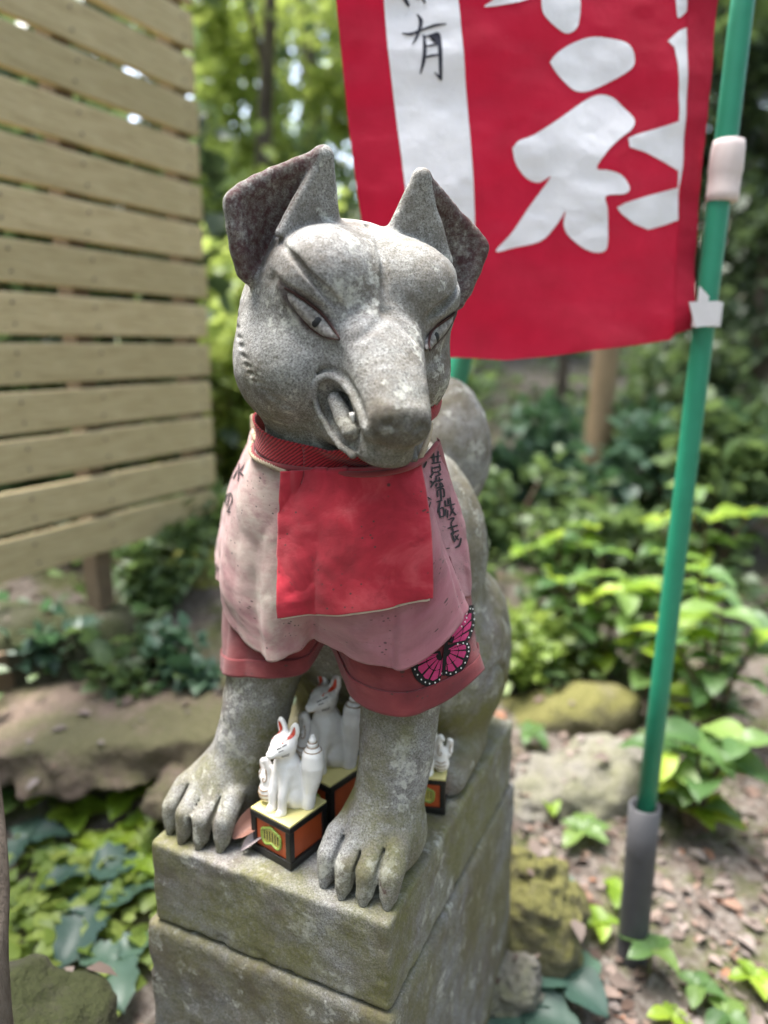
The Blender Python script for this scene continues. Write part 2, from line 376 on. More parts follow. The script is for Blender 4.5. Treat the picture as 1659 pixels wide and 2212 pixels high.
def head(c):
    head_base(c)
    for s in (-1, 1): ear(c, s)
    g = spl([(0, .028, .103), (0, .055, .092), (0, .082, .066), (0, .092, .043), (0, .101, .022)], 14)
    c.chain(g, np.linspace(.0018, .0050, 14), k=.0028, op='cut')
    for s in (-1, 1):
        # brow furrow, lid furrow, crease between brow and muzzle
        cr = spl(mir([(-.086, .012, .088), (-.086, .052, .070), (-.079, .077, .054), (-.063, .091, .037), (-.047, .096, .023), (-.039, .105, .009), (-.037, .116, -.003)], s), 24)
        c.chain(cr, np.concatenate([np.linspace(.0014, .0048, 14), np.linspace(.0048, .0026, 10)]), k=.003, op='cut')
        c2 = spl(mir([(0, .102, .021), (-.014, .116, .008), (-.028, .121, -.003), (-.038, .119, -.009)], s), 10)
        c.chain(c2, [.0045] * 10, k=.005, op='cut')
        ld = spl(mir([(-.098, .024, .060), (-.096, .055, .043), (-.085, .074, .031), (-.072, .085, .023), (-.059, .091, .015), (-.048, .100, .003), (-.043, .112, -.008)], s), 20)
        c.chain(ld, np.concatenate([np.linspace(.0014, .0042, 10), np.linspace(.0042, .0030, 10)]), k=.0025, op='cut')
        # eye opening
        ev = np.array(mir([tuple((np.array(a) + b) / 2) for a, b in zip(EYE_UP, np.array(EYE_LO))], s)); out = ev / np.linalg.norm(ev, axis=1)[:, None]
        er = np.linalg.norm(np.array(EYE_UP) - np.array(EYE_LO), axis=1) / 2
        c.chain(spl(ev + out * .0035, 16), np.interp(np.linspace(0, 5, 16), range(6), er + .0012), k=.002, op='cut')
        # cheek line below the eye
        ch = spl(mir([(-.095, .053, .038), (-.089, .066, .014), (-.079, .072, -.004), (-.067, .081, -.016), (-.055, .092, -.022), (-.047, .106, -.022)], s), 14)
        c.chain(ch, [.0012] * 14, k=.009, op='cut')
        # mouth: hollow, rolled lip, tongue, furrow round the lip
        lp = spl(mir(LIP, s), 34)
        c.chain(mir([(-.052, .089, -.052), (-.047, .086, -.061), (-.043, .096, -.074), (-.040, .112, -.085), (-.036, .126, -.094)], s), [.0110, .0120, .0115, .0090, .006], k=.002, op='cut')
        o = lp.copy(); ctr = np.array(mir([(-.042, .105, -.075)], s)[0]); dv = lp - ctr; dv[:, 0] = 0; dv /= np.linalg.norm(dv, axis=1)[:, None]
        c.chain((lp + dv * .0062)[3:28], [.0016] * 25, k=.005, op='cut')
        c.chain(lp, [.0031] * 34, k=.004)
        c.chain(mir([(-.036, .088, -.062), (-.033, .103, -.075), (-.031, .122, -.088)], s), [.0075, .0085, .0075], k=.0015)
        # front of the mouth, nostril, nose wrinkles
        c.chain(spl(mir([(-.034, .126, -.094), (-.029, .140, -.096), (-.019, .153, -.0965), (-.007, .160, -.0965), (.001, .162, -.096)], s), 16), [.0026] * 16, k=.003, op='cut')
        c.chain(mir([(-.009, .170, -.078), (-.014, .1705, -.074), (-.020, .168, -.076)], s), [.0022, .003, .0012], k=.003, op='cut')
        c.chain(spl(mir([(-.034, .148, -.072), (-.028, .164, -.076), (-.018, .1705, -.0815), (-.006, .172, -.083)], s), 12), [.0019] * 12, k=.002, op='cut')
        c.chain(spl(mir([(-.033, .146, -.083), (-.027, .160, -.088), (-.014, .167, -.090)], s), 10), [.0017] * 10, k=.002, op='cut')
        # chiselled fur along the jaw
        tk = spl(mir([(-.110, -.045, .020), (-.110, -.018, .004), (-.112, .008, -.011), (-.112, .024, -.023), (-.110, .037, -.035), (-.107, .047, -.045), (-.100, .056, -.055), (-.093, .062, -.065), (-.083, .067, -.072), (-.075, .068, -.080)], s), 13)
        for _ in range(4):                           # let the strokes lie on the surface
            b0 = Clay(tk); head_base(b0); g_ = []
            for v in np.eye(3) * .002:
                bp_ = Clay(tk + v); head_base(bp_); bm_ = Clay(tk - v); head_base(bm_); g_.append(bp_.d - bm_.d)
            g_ = np.stack(g_, 1); g_ /= np.linalg.norm(g_, axis=1)[:, None] + 1e-9; tk = tk - g_ * b0.d[:, None]
        for n, q in enumerate(tk):
            q = q + g_[n] * .0004
            r_ = tk[min(n + 1, 12)] - tk[max(n - 1, 0)]; r_ /= np.linalg.norm(r_); v_ = r_ * .75 + np.array([-s * .05, .45, .42]) * .8; v_ = v_ - g_[n] * (v_ @ g_[n]); v_ /= np.linalg.norm(v_)
            c.chain([q - v_ * .013, q - v_ * .004, q + v_ * .012], [.0010, .0030, .0010], k=.001, op='cut')
    c.chain([(0, .171, -.070), (0, .172, -.082)], [.0016, .001], k=.002, op='cut')

def body(c):
    # torso, haunches, tail
    c.chain([(.03, .14, .47), (.012, .165, .37), (0, .22, .27), (0, .31, .15)], [.070, .110, .12, .125], k=.001)
    c.chain([(.01, .2, .45), (0, .29, .32), (0, .36, .16)], [.075, .105, .10], k=.03)
    c.ell((.020, .30, .29), (.124, .105, .150), k=.03)
    for s in (-1, 1):
        c.ell((s * .100, .355, .135), (.062, .114, .125), k=.016)
        c.loft([(s * .108, .33, .02), (s * .112, .235, .018)], [.036, .036], [.03, .024], k=.02)
        lg = [(-.098, .085, .035), (-.078, .100, .10), (-.064, .110, .17), (-.045, .135, .30)] if s < 0 else [(.101, .085, .035), (.110, .098, .10), (.113, .108, .17), (.100, .135, .30)]
        c.chain(spl(lg, 12), np.interp(np.linspace(0, 3, 12), range(4), [.037, .039, .042, .052]), k=.02)
        paw(c, s)
    for s in (-1, 1):                               # carved outline of the thigh
        c.chain(spl([(s * .150, .29, .225), (s * .159, .35, .205), (s * .158, .40, .16), (s * .152, .42, .10), (s * .140, .40, .05)], 14), [.0045] * 14, k=.006, op='cut')
        c.chain(spl([(s * .152, .27, .10), (s * .158, .31, .14), (s * .159, .35, .13), (s * .155, .37, .08)], 12), [.0035] * 12, k=.006, op='cut')
    c.chain([(0, .42, .06), (-.01, .45, .2), (.01, .445, .34), (.03, .435, .42)], [.05, .055, .055, .05], k=.02)
    c.ell((.036, .440, .412), (.067, .063, .100), k=.02, rot=roty(-.12))

def paw(c, s):
    x0 = s * .103
    c.ell((x0, .086, .034), (.047, .054, .044), k=.022)
    for i in range(4):
        dx = (-.036 + .024 * i); y = .009 + .007 * (abs(i - 1.5) - .5)
        c.chain([(x0 + dx * .75, .090, .055), (x0 + dx * .95, .048, .046), (x0 + dx, y + .014, .031), (x0 + dx, y + .009, .012), (x0 + dx * 1.02, y + .004, .002)], [.0125, .0132, .0126, .0098, .0050], k=.004)
    for i in range(3):
        dx = (-.024 + .024 * i)
        c.chain([(x0 + dx * .85, .078, .066), (x0 + dx, .045, .050), (x0 + dx, .022, .032), (x0 + dx, .010, .010)], [.0008, .0023, .0031, .0036], k=.003, op='cut')

def fox_field(P):
    c = Clay(P); body(c)
    h = Clay(to_head(P)); head(h)
    c.put(np.arange(len(P)), h.d, .02, 'add')
    return c.d
# ------------------------------------------------------------------ stone: pedestal and fox
LOC = np.array([0, 0, ZT])
G_FOX = granite('weathered_granite', mossy=.92, paint=True, brown=1., base=.84)
G_TOP = granite('plinth_granite', mossy=.85, base=.80, brown=.9)
G_LOW = granite('pedestal_granite', moss=(.115, .105, .045), mossy=.75, base=.66, brown=1.)

def stone_block(name, lo, hi, mat, parent, r=.006, h=.005, amp=.0009, seed=1):
    lo = np.array(lo); hi = np.array(hi); c = (lo + hi) / 2; b = (hi - lo) / 2
    def fn(P):
        q = np.abs(P - c) - b + r
        return (np.linalg.norm(np.maximum(q, 0), axis=1) + np.minimum(q.max(1), 0) - r).astype(f32)
    V, Q = surface_nets(fn, lo - .02, hi + .02, h, 4)
    V = V + amp * np.stack([fbm(V, 45, 2, seed + k) for k in range(3)], 1)           # dressed, slightly uneven faces
    ed = np.sum(np.abs(V - c) > b - .012, axis=1) >= 2                                # chipped arrises
    V[ed] -= np.sign(V[ed] - c) * (np.clip(vnoise(V[ed], 55, seed + 9) - .3, 0, 1) * .0028)[:, None]
    return mobj(name, V, Q, mat, parent)
ped = tag(empty('stone_pedestal', (0, 0, 0)), 'square grey granite pedestal of two blocks carrying the stone fox', 'pedestal')
pt = stone_block('upper_block', (-.151, 0, ZT - .104), (.151, .452, ZT), G_TOP, ped, r=.0045, h=.003)
pb = stone_block('lower_block', (-.163, -.006, -.12), (.157, .460, ZT - .1065), G_LOW, ped, r=.007, h=.005, seed=3)

fox = tag(empty('fox_statue', (0, 0, ZT)), 'grey granite fox sitting on the pedestal, snarling with its head turned', 'statue')
def head_field(P): c = Clay(to_head(P)); head(c); return c.d
def body_field(P): c = Clay(P); body(c); return c.d
def fox_field2(P):                                # plain union without the fine carving, for draping cloth
    c = Clay(P); body(c); h = Clay(to_head(P)); head_base(h); c.put(np.arange(len(P)), h.d, .02, 'add'); return c.d
hc = HC
V1, Q1 = surface_nets(lambda P: head_field(P), (-.13, -.08, .415), (.23, .27, .735), .0016, 4)
# keep the head above a cut through the neck, hidden by the collar
V2, Q2 = surface_nets(lambda P: body_field(P), (-.18, -.005, -.004), (.18, .535, .56), .0028, 4)
V2 = V2 + (.0007 * fbm(V2, 60, 3, 2))[:, None]
V1 = V1 + (.0005 * fbm(V1, 70, 2, 4))[:, None]
VB = np.vstack([V1, V2]); QB = np.vstack([Q1, Q2 + len(V1)])
stone = mobj('body', VB, QB, G_FOX, fox)
# paint left on the stone: red in the ears and round the eyes, dark on nose and mouth, moss where the stone stays damp
def seg_dist(P, L):
    e = np.full(len(P), 9.)
    for a, b in zip(L[:-1], L[1:]):
        a = np.array(a); ba = np.array(b) - a; pa = P - a; t = np.clip(pa @ ba / (ba @ ba), 0, 1); e = np.minimum(e, np.linalg.norm(pa - t[:, None] * ba, axis=1))
    return e
me = stone.data; nv = len(VB); N = np.empty(nv * 3, np.float32); me.vertices.foreach_get('normal', N); N = N.reshape(-1, 3)
Hh = to_head(VB); Nh = N @ HR; red = np.zeros(nv); dark = np.zeros(nv); ishead = np.arange(nv) < len(V1)
for s in (-1, 1):
    tip = np.array((s * .050, .036, .154)); rb = np.array((s * .085, .040, .080)); vb = np.array((s * .080, -.008, .070))
    nn = np.cross(rb - tip, vb - tip); nn /= np.linalg.norm(nn); nn *= np.sign(nn[0]) * s
    side = (Hh - tip) @ nn
    red = np.maximum(red, np.where(ishead & (side > .004) & (Hh[:, 0] * s > .05) & (Hh[:, 2] > .035) & (Nh[:, 1] > .25) & (Nh[:, 0] * s < .8), .85, 0))
    for L in (EYE_UP, EYE_LO):
        d = seg_dist(Hh, spl(mir(L, s), 16)); red = np.maximum(red, np.where(ishead, np.clip(1.2 - d / .005, 0, 1) * .75, 0)); dark = np.maximum(dark, np.where(ishead, np.clip(1.2 - d / .0040, 0, 1) * .9, 0))
    d = seg_dist(Hh, mir([(-.050, .086, -.060), (-.043, .092, -.074), (-.038, .112, -.088)], s)); red = np.maximum(red, np.where(ishead, np.clip(1.4 - d / .011, 0, 1) * .25, 0))
nose = np.clip((Hh[:, 1] - .150) / .012, 0, 1) * np.clip((Hh[:, 2] + .105) / .008, 0, 1) * np.clip((-.058 - Hh[:, 2]) / .006, 0, 1)
dark = np.maximum(dark, np.where(ishead, nose * .55, 0))
dark = np.maximum(dark, np.where(ishead, np.clip((-.088 - Hh[:, 2]) / .015, 0, 1) * np.clip((Hh[:, 1] - .10) / .03, 0, 1) * .35, 0))
for c0, r0 in (((.137, .016, .022), .0045), ((.071, .020, .017), .0025), ((.133, .019, .026), .003)):
    red = np.maximum(red, np.where(~ishead, np.clip(2 - 2 * np.linalg.norm(VB - c0, axis=1) / r0, 0, 1), 0))
redspot = red
moss = np.where(ishead, .14 + .25 * np.clip((-.03 - Hh[:, 2]) / .06, 0, 1), .35 + .75 * np.clip((.30 - VB[:, 2]) / .2, 0, 1) * np.clip((VB[:, 2] - .015) / .06, .25, 1))
ca = me.color_attributes.new('paint', 'FLOAT_COLOR', 'POINT')
ca.data.foreach_set('color', np.stack([red, dark, moss, np.ones(nv)], 1).astype(np.float32).ravel())

m = M('eye_paint', .6, .3); n_ = m.noise(260, 4, .65)
m.color(m.ramp(n_, (.3, (.08, .07, .062)), (.5, (.21, .195, .185)), (.7, (.36, .34, .325)))); m.bump(n_, .3, .0008); EYEM = m.m
LIDM = plain('dark_red_paint', (.045, .018, .016), .8, .5, 300)
BLK = plain('black_paint', (.012, .012, .013), .55)
for s in (-1, 1):
    ev = np.array(mir([tuple((np.array(a) + b) / 2) for a, b in zip(EYE_UP, np.array(EYE_LO))], s)); out = ev / np.linalg.norm(ev, axis=1)[:, None]
    er = np.linalg.norm(np.array(EYE_UP) - np.array(EYE_LO), axis=1) / 2
    ctr = spl(ev - out * .0048, 16); rr = np.interp(np.linspace(0, 5, 16), range(6), np.maximum(er - .0002, .0006))
    def ef(P):
        c = Clay(to_head(P)); c.chain(ctr, rr, k=.001); return c.d
    wc = from_head(ctr)
    Ve, Qe = surface_nets(ef, wc.min(0) - .014, wc.max(0) + .014, .0011, 4)
    eye = mobj('eye', Ve, Qe, EYEM, fox)
    pc = np.array(mir([(-.0595, .0845, .0035)], s)[0]); u = pc / np.linalg.norm(pc)
    a1 = np.cross(u, (0, 0, 1)); a1 /= np.linalg.norm(a1); a2 = np.cross(a1, u); Vp = []; Fp = []
    # thin painted disc that follows the eyeball
    base = Clay(pc[None]); k_ = 18
    cc = ctr[np.argmin(np.linalg.norm(ctr - pc, axis=1))]; R0 = rr[np.argmin(np.linalg.norm(ctr - pc, axis=1))]
    Vp.append(cc + u * (R0 + .0006))
    for ring, rad in ((1, .0036), (2, .0064)):
        for j in range(k_):
            t = 2 * math.pi * j / k_; q = a1 * math.cos(t) * rad + a2 * math.sin(t) * rad; Vp.append(cc + (u * R0 + q) / np.linalg.norm(u * R0 + q) * (R0 + (.0005 if ring == 1 else .0002)))
    Fp = [(0, 1 + j, 1 + (j + 1) % k_) for j in range(k_)] + [(1 + j, 1 + k_ + j, 1 + k_ + (j + 1) % k_, 1 + (j + 1) % k_) for j in range(k_)]
    mobj('pupil', from_head(np.array(Vp)), Fp, BLK, eye)
    for nm, L_, w_ in (('upper_lid_line', EYE_UP, .0014), ('lower_lid_line', EYE_LO, .0008)):
        P = spl(mir(L_, s), 24); P = P + P / np.linalg.norm(P, axis=1)[:, None] * -.0012
        Vt, Ft = tube(from_head(P), w_ * np.sin(np.linspace(.3, 2.84, 24)) ** .5, 8); mobj(nm, Vt, Ft, LIDM, eye)
    # fang
    a, b = np.array(mir([(-.0350, .132, -.070)], s)[0]), np.array(mir([(-.0335, .133, -.080)], s)[0])
    Vt, Ft = tube(from_head(np.array([a, a * .65 + b * .35, a * .25 + b * .75, b])), [.0026, .0024, .0014, .0003], 10)
    mobj('fang', Vt, Ft, plain('fang_paint', (.62, .60, .56), .4), fox)
# ------------------------------------------------------------------ cloth on the fox
from mathutils.bvhtree import BVHTree
def push_out(P, off, it=3):
    """move points (world) out of the stone until they lie off metres above it"""
    P = P.reshape(-1, 3) - LOC
    for _ in range(it):
        d = fox_field2(P); bad = np.nonzero(d < off)[0]
        if not len(bad): break
        q = P[bad]; e = .0015; g = np.stack([fox_field2(q + v) - fox_field2(q - v) for v in np.eye(3) * e], 1); g /= np.linalg.norm(g, axis=1)[:, None] + 1e-9
        P[bad] = q + g * (off - d[bad])[:, None]
    return P + LOC
def pull_out(P, off):
    """move points towards the camera until they clear the stone"""
    P = P.reshape(-1, 3).copy(); D = CAMP - P; D /= np.linalg.norm(D, axis=1)[:, None]
    for _ in range(40):
        d = fox_field2(P - LOC); bad = d < off
        if not bad.any(): break
        P[bad] += D[bad] * np.maximum((off - d[bad]) * .7, .0008)[:, None]
    return P
def bvh_of(V, Q): return BVHTree.FromPolygons([Vector(v) for v in V], [tuple(int(i) for i in q) for q in Q])
def in_front(V, tree, gap):
    """pull points towards the camera where another cloth would show through"""
    V = V.copy(); org = Vector(CAMP)
    for i, v in enumerate(V):
        d = v - CAMP; L = np.linalg.norm(d); hit = tree.ray_cast(org, Vector(d / L))
        if hit[0] is not None and hit[3] < L + gap and L - hit[3] < .05: V[i] = CAMP + d / L * (hit[3] - gap)
    return V
def meridian_cloth(rows, nu, nv, off, ripple=0., seed=0, lobes=()):
    C = np.array([[at_y(*q) for q in r] for r in rows])                       # meridian x level x 3
    A = np.stack([spl(C[:, j], nu) for j in range(C.shape[1])], 1)            # nu x level x 3
    Gd = np.stack([spl(A[i], nv) for i in range(nu)], 0)
    s = np.linspace(0, 1, nu)[:, None]; t = np.linspace(0, 1, nv)[None]
    du = np.gradient(Gd, axis=0); dv = np.gradient(Gd, axis=1); n = np.cross(du, dv); n /= np.linalg.norm(n, axis=2)[..., None] + 1e-9
    if n[nu // 2, nv // 2] @ CFL > 0: n = -n
    w = 0
    for f, ph, a, sh in lobes: w = w + a * (2 * np.abs(np.sin(math.pi * (f * s + ph + sh * t + .12 * np.sin(9 * s)))) ** .8 - 1) * np.clip((t - .10) / .7, 0, 1) ** 1.3
    w = w + ripple * fbm(np.stack([s * 9 + 0 * t, t * 5 + 0 * s, 0 * s + 0 * t], -1), 1., 4, seed)
    Gd = Gd + n * np.broadcast_to(w, (nu, nv))[..., None]
    uvw = np.stack([np.broadcast_to(np.linspace(0, .42, nu)[:, None], (nu, nv)), np.broadcast_to(np.linspace(.3, 0, nv)[None], (nu, nv))], -1)
    Fc = grid_faces(nu, nv); a, b, c, d = Gd.reshape(-1, 3)[Fc[len(Fc) // 2]]
    if np.cross(c - a, d - b) @ CFL > 0: Fc = Fc[:, ::-1]
    return push_out(Gd, off), Fc, uvw.reshape(-1, 2)
def relax(V, nu, nv, k=2):
    G = V.reshape(nu, nv, 3)
    for _ in range(k):
        H = G.copy(); H[1:-1, 1:-1] = (G[1:-1, 1:-1] * 2 + G[:-2, 1:-1] + G[2:, 1:-1] + G[1:-1, :-2] + G[1:-1, 2:]) / 6; G = H
    return G.reshape(-1, 3)
def thick(o, t):
    md = o.modifiers.new('thickness', 'SOLIDIFY'); md.thickness = t; md.offset = -1; return o
def placed(name, V, Fc, mat, loc, parent=None, uvs=None, smooth=True):
    loc = np.array(loc, float)
    if parent is not None: return mobj(name, np.asarray(V) - loc, Fc, mat, parent, smooth, uvs)
    return mobj(name, np.asarray(V) - loc, Fc, mat, None, smooth, uvs, loc=loc)

def specks(m, uv, c, scale=260, lo=.10, col=(.05, .035, .03), amt=.8):
    scale = scale * .42; d = m.voro(scale, uv); k = m.noise(scale * .16, 2, .5, uv)
    c = m.mix(m.math('MULTIPLY', m.ramp(d, (lo * 1.5, 1.), (lo * 1.5 + .07, 0.)), m.ramp(k, (.50, 0.), (.56, amt))), c, col)
    d2 = m.voro(scale * .35, uv); return m.mix(m.math('MULTIPLY', m.ramp(d2, (.07, 1.), (.11, 0.)), m.ramp(m.noise(scale * .1, 2, .5, uv), (.54, 0.), (.58, amt))), c, col)
def pink_build(m):
    uv = m.co('UV'); fade = m.noise(9, 4, .6, uv, .4); x = m.sep(uv, 0); y = m.sep(uv, 1)
    c = m.ramp(fade, (.32, (.23, .058, .082)), (.5, (.30, .10, .13)), (.68, (.36, .165, .19)))
    bl = m.math('MULTIPLY', m.ramp(x, (.04, .65), (.14, 1.), (.18, .35), (.3, .12)), m.ramp(m.noise(16, 4, .6, uv), (.3, .35), (.62, 1.)))
    c = m.mix(bl, c, (.37, .325, .275))                                             # washed-out beige towards one side
    c = m.mix(m.ramp(m.noise(24, 5, .65, uv), (.48, 0.), (.66, .7)), c, (.20, .085, .095))
    c = m.mix(m.math('MULTIPLY', m.ramp(y, (.02, .55), (.09, 0.)), m.ramp(m.noise(35, 4, .6, uv), (.4, 0.), (.6, 1.))), c, (.30, .12, .14))
    return specks(m, uv, c, 330, .09)
def red_build(m):
    uv = m.co('UV'); c = m.ramp(m.noise(14, 5, .6, uv, .5), (.32, (.24, .012, .022)), (.5, (.38, .022, .038)), (.66, (.50, .07, .085)))
    c = m.mix(m.ramp(m.noise(30, 5, .7, uv, .6), (.56, 0.), (.72, .55)), c, (.16, .012, .018))
    return specks(m, uv, c, 300, .08)
def rust_build(m):
    uv = m.co('UV'); c = m.ramp(m.noise(20, 5, .6, uv), (.3, (.12, .02, .024)), (.55, (.19, .032, .036)), (.75, (.26, .058, .056)))
    c = m.mix(m.ramp(m.noise(12, 5, .65, uv), (.5, 0.), (.68, .7)), c, (.10, .02, .022))
    return specks(m, uv, c, 340, .08)
PINK = cloth('faded_pink_cotton', pink_build); RED = cloth('red_cotton', red_build); RUST = cloth('rust_red_cotton', rust_build)
def twill(m):
    uv = m.co('UV'); w = m.n('TexWave', wave_type='BANDS', bands_direction='DIAGONAL'); w.inputs['Scale'].default_value = 120; w.inputs['Distortion'].default_value = 1.5
    m.l(uv, w.inputs['Vector']); m.bump(w.outputs['Fac'], .6, .0007)
    return m.mix(m.ramp(w.outputs['Fac'], (.25, 0.), (.7, 1.)), (.13, .008, .013), m.mix(m.noise(20, 4, .6, uv), (.30, .012, .02), (.42, .03, .04)))
TWILL = cloth('red_twill', twill)
BEIGE = plain('beige_cord', (.33, .27, .19), .9, .4, 400)
LINEN = plain('grubby_lining', (.50, .46, .40), .9, .25, 120)
INK = plain('black_ink', (.022, .020, .024), .8, .2, 90)

rust_rows = [[(560, 920, .22), (500, 1080, .22), (490, 1280, .22), (492, 1430, .2)], [(550, 930, .135), (505, 1100, .13), (484, 1320, .12), (484, 1450, .115)],
  [(600, 1000, .075), (560, 1150, .075), (535, 1330, .075), (530, 1460, .07)], [(640, 1015, .065), (620, 1160, .06), (600, 1330, .065), (600, 1463, .062)],
  [(680, 1018, .06), (680, 1170, .055), (670, 1330, .065), (665, 1448, .075)], [(700, 1018, .06), (700, 1170, .055), (698, 1300, .07), (697, 1388, .1)],
  [(720, 1018, .06), (722, 1170, .055), (720, 1310, .075), (722, 1400, .1)], [(760, 1018, .06), (765, 1180, .055), (755, 1350, .065), (762, 1505, .065)],
  [(820, 1015, .065), (850, 1190, .06), (850, 1370, .06), (862, 1547, .055)], [(880, 1005, .085), (940, 1190, .09), (950, 1360, .085), (950, 1520, .08)],
  [(920, 985, .12), (985, 1180, .15), (1005, 1350, .135), (1036, 1453, .13)], [(948, 955, .16), (1009, 1170, .19), (1020, 1300, .19), (1036, 1438, .17)],
  [(945, 945, .2), (1000, 1150, .23), (1010, 1280, .24), (1020, 1400, .23)]]
pink_rows = [[(560, 900, .20), (500, 1050, .22), (480, 1150, .22), (478, 1250, .22)], [(546, 925, .13), (500, 1060, .125), (474, 1190, .12), (470, 1262, .115)],
  [(570, 970, .09), (528, 1090, .085), (505, 1250, .08), (520, 1365, .075)], [(600, 995, .065), (575, 1120, .055), (562, 1290, .05), (578, 1426, .045)],
  [(650, 1010, .055), (640, 1130, .045), (630, 1280, .04), (640, 1405, .05)], [(700, 1016, .05), (700, 1140, .038), (690, 1290, .036), (692, 1388, .055)],
  [(780, 1016, .055), (790, 1150, .04), (800, 1310, .04), (805, 1432, .045)], [(850, 1012, .07), (880, 1130, .058), (885, 1300, .055), (880, 1442, .052)],
  [(900, 1003, .095), (930, 1085, .085), (968, 1215, .085), (1005, 1337, .09)], [(905, 1000, .11), (925, 1090, .115), (955, 1200, .125), (988, 1290, .13)],
  [(925, 985, .125), (960, 1080, .14), (985, 1190, .15), (998, 1290, .155)], [(945, 960, .15), (986, 1075, .175), (1004, 1185, .185), (1006, 1285, .19)]]
NU, NV = 200, 90
VR, QR, UR = meridian_cloth(rust_rows, NU, NV, .003, .0012, 3, [(5.3, .1, .0016, .05)])
VR = relax(VR, NU, NV, 2)
treeR = bvh_of(VR, QR)
VP, QP, UP = meridian_cloth(pink_rows, NU, NV, .006, .0026, 8, [(6.2, .3, .0056, .10), (13.5, .1, .0013, .30)])
VP = relax(in_front(relax(VP, NU, NV, 1), treeR, .0035), NU, NV, 1)
treeP = bvh_of(VP, QP)
LR = at_y(780, 1400, .07); LP = at_y(700, 1250, .05); LB = at_y(770, 1170, .05)
rust = tag(thick(placed('under_bib', VR, QR, RUST, LR, uvs=UR), .0012), 'rust red cloth bib hanging lowest over the forelegs, with a butterfly patch', 'bib', 'cloths tied on the stone fox')
pink = tag(thick(placed('faded_bib', VP, QP, PINK, LP, uvs=UP), .0012), 'faded pink cape-like bib with black brush writing, over the rust red cloth', 'bib', 'cloths tied on the stone fox')

def hem(V, nu, nv, row, w, name, mat, loc, parent, gap=.0009):
    """a stitched fold along a level of a cloth grid"""
    G = V.reshape(nu, nv, 3); a = G[:, row]; b = G[:, row - w]
    n = np.cross(np.gradient(a, axis=0), b - a); n /= np.linalg.norm(n, axis=1)[:, None] + 1e-9
    n *= np.where((n @ CFL) > 0, -1, 1)[:, None]
    rows = [G[:, row - w + j] + n * gap for j in range(w + 1)]
    Vh = np.stack(rows, 1).reshape(-1, 3); return placed(name, Vh, grid_faces(nu, w + 1), mat, loc, parent, uvs=UR.reshape(nu, nv, 2)[:, row - w:row + 1].reshape(-1, 2))
thick(hem(VR, NU, NV, NV - 1, 9, 'hem', RUST, LR, rust), .0012)

# lettering and patches follow the cloth they lie on
def cast(tree, x, y):
    d = ray(x, y); d = d / np.linalg.norm(d); h = tree.ray_cast(Vector(CAMP), Vector(d))
    if h[0] is None: return None
    n = np.array(h[1]); n = n if n @ d < 0 else -n; return np.array(h[0]), n
def brush(tree, strokes, wid, off=.0009):
    """ink strokes: ribbons with a swelling width; coordinates are points of the photograph"""
    parts = []
    for k, st in enumerate(strokes):
        P = spl(st, 4 * len(st)) if len(st) > 2 else np.linspace(st[0], st[1], 6); m = len(P)
        T = np.gradient(P, axis=0); T /= np.linalg.norm(T, axis=1)[:, None] + 1e-9; Nn = np.stack([-T[:, 1], T[:, 0]], 1)
        w = wid * (.55 + .6 * np.sin(np.linspace(.35, 2.6, m))) * (.85 + .3 * ((k * 37) % 10) / 10)
        V = []; 
        for p_, n_, w_ in zip(P, Nn, w):
            for sg in (-1, 1):
                c = cast(tree, *(p_ + n_ * w_ * sg / 2))
                if c is None: break
                V.append(c[0] + c[1] * off)
            else: continue
            break
        r = len(V) // 2
        if r > 1: parts.append((np.array(V[:2 * r]), [(2 * i, 2 * i + 1, 2 * i + 3, 2 * i + 2) for i in range(r - 1)]))
    return join(parts)
def z2(l): return [[(449.3 + a * .4166, 864 + b * .4166) for a, b in st] for st in l]
right_text = [[[(1150, 240), (1180, 262)], [(1165, 228), (1158, 278)], [(1145, 262), (1185, 245)],
   [(1115, 300), (1160, 285)], [(1135, 270), (1130, 390)], [(1130, 320), (1115, 352)], [(1150, 300), (1203, 290)], [(1165, 272), (1168, 330)], [(1190, 265), (1188, 320)], [(1155, 330), (1204, 322)], [(1158, 345), (1162, 375), (1200, 365), (1195, 330)], [(1160, 355), (1200, 345)], [(1165, 380), (1150, 398)], [(1190, 375), (1205, 388)]],
  [[(1145, 395), (1157, 405)], [(1148, 420), (1160, 430)], [(1150, 455), (1172, 420)], [(1175, 398), (1205, 385)], [(1180, 395), (1178, 422)], [(1170, 425), (1214, 412)], [(1195, 400), (1198, 425)], [(1185, 432), (1176, 450)], [(1200, 428), (1214, 442)]],
  [[(1196, 432), (1202, 448)], [(1180, 458), (1220, 446)], [(1185, 470), (1188, 505)], [(1185, 470), (1216, 460), (1222, 497), (1212, 502)], [(1200, 446), (1207, 525)]],
  [[(1180, 530), (1212, 520)], [(1200, 525), (1188, 585)], [(1195, 562), (1200, 612)], [(1195, 567), (1216, 560), (1219, 600), (1200, 607)], [(1225, 520), (1228, 548)], [(1240, 510), (1243, 542)], [(1222, 552), (1278, 540)], [(1250, 505), (1262, 570), (1283, 598)], [(1230, 565), (1224, 602)], [(1240, 570), (1238, 612)], [(1272, 560), (1250, 602)]],
  [[(1240, 622), (1272, 612), (1255, 640)], [(1255, 640), (1269, 690), (1254, 697)], [(1238, 667), (1292, 650)]],
  [[(1255, 692), (1297, 676)], [(1262, 695), (1275, 738)], [(1275, 702), (1296, 727)], [(1296, 697), (1275, 732)], [(1278, 768), (1300, 752), (1309, 715)]]]
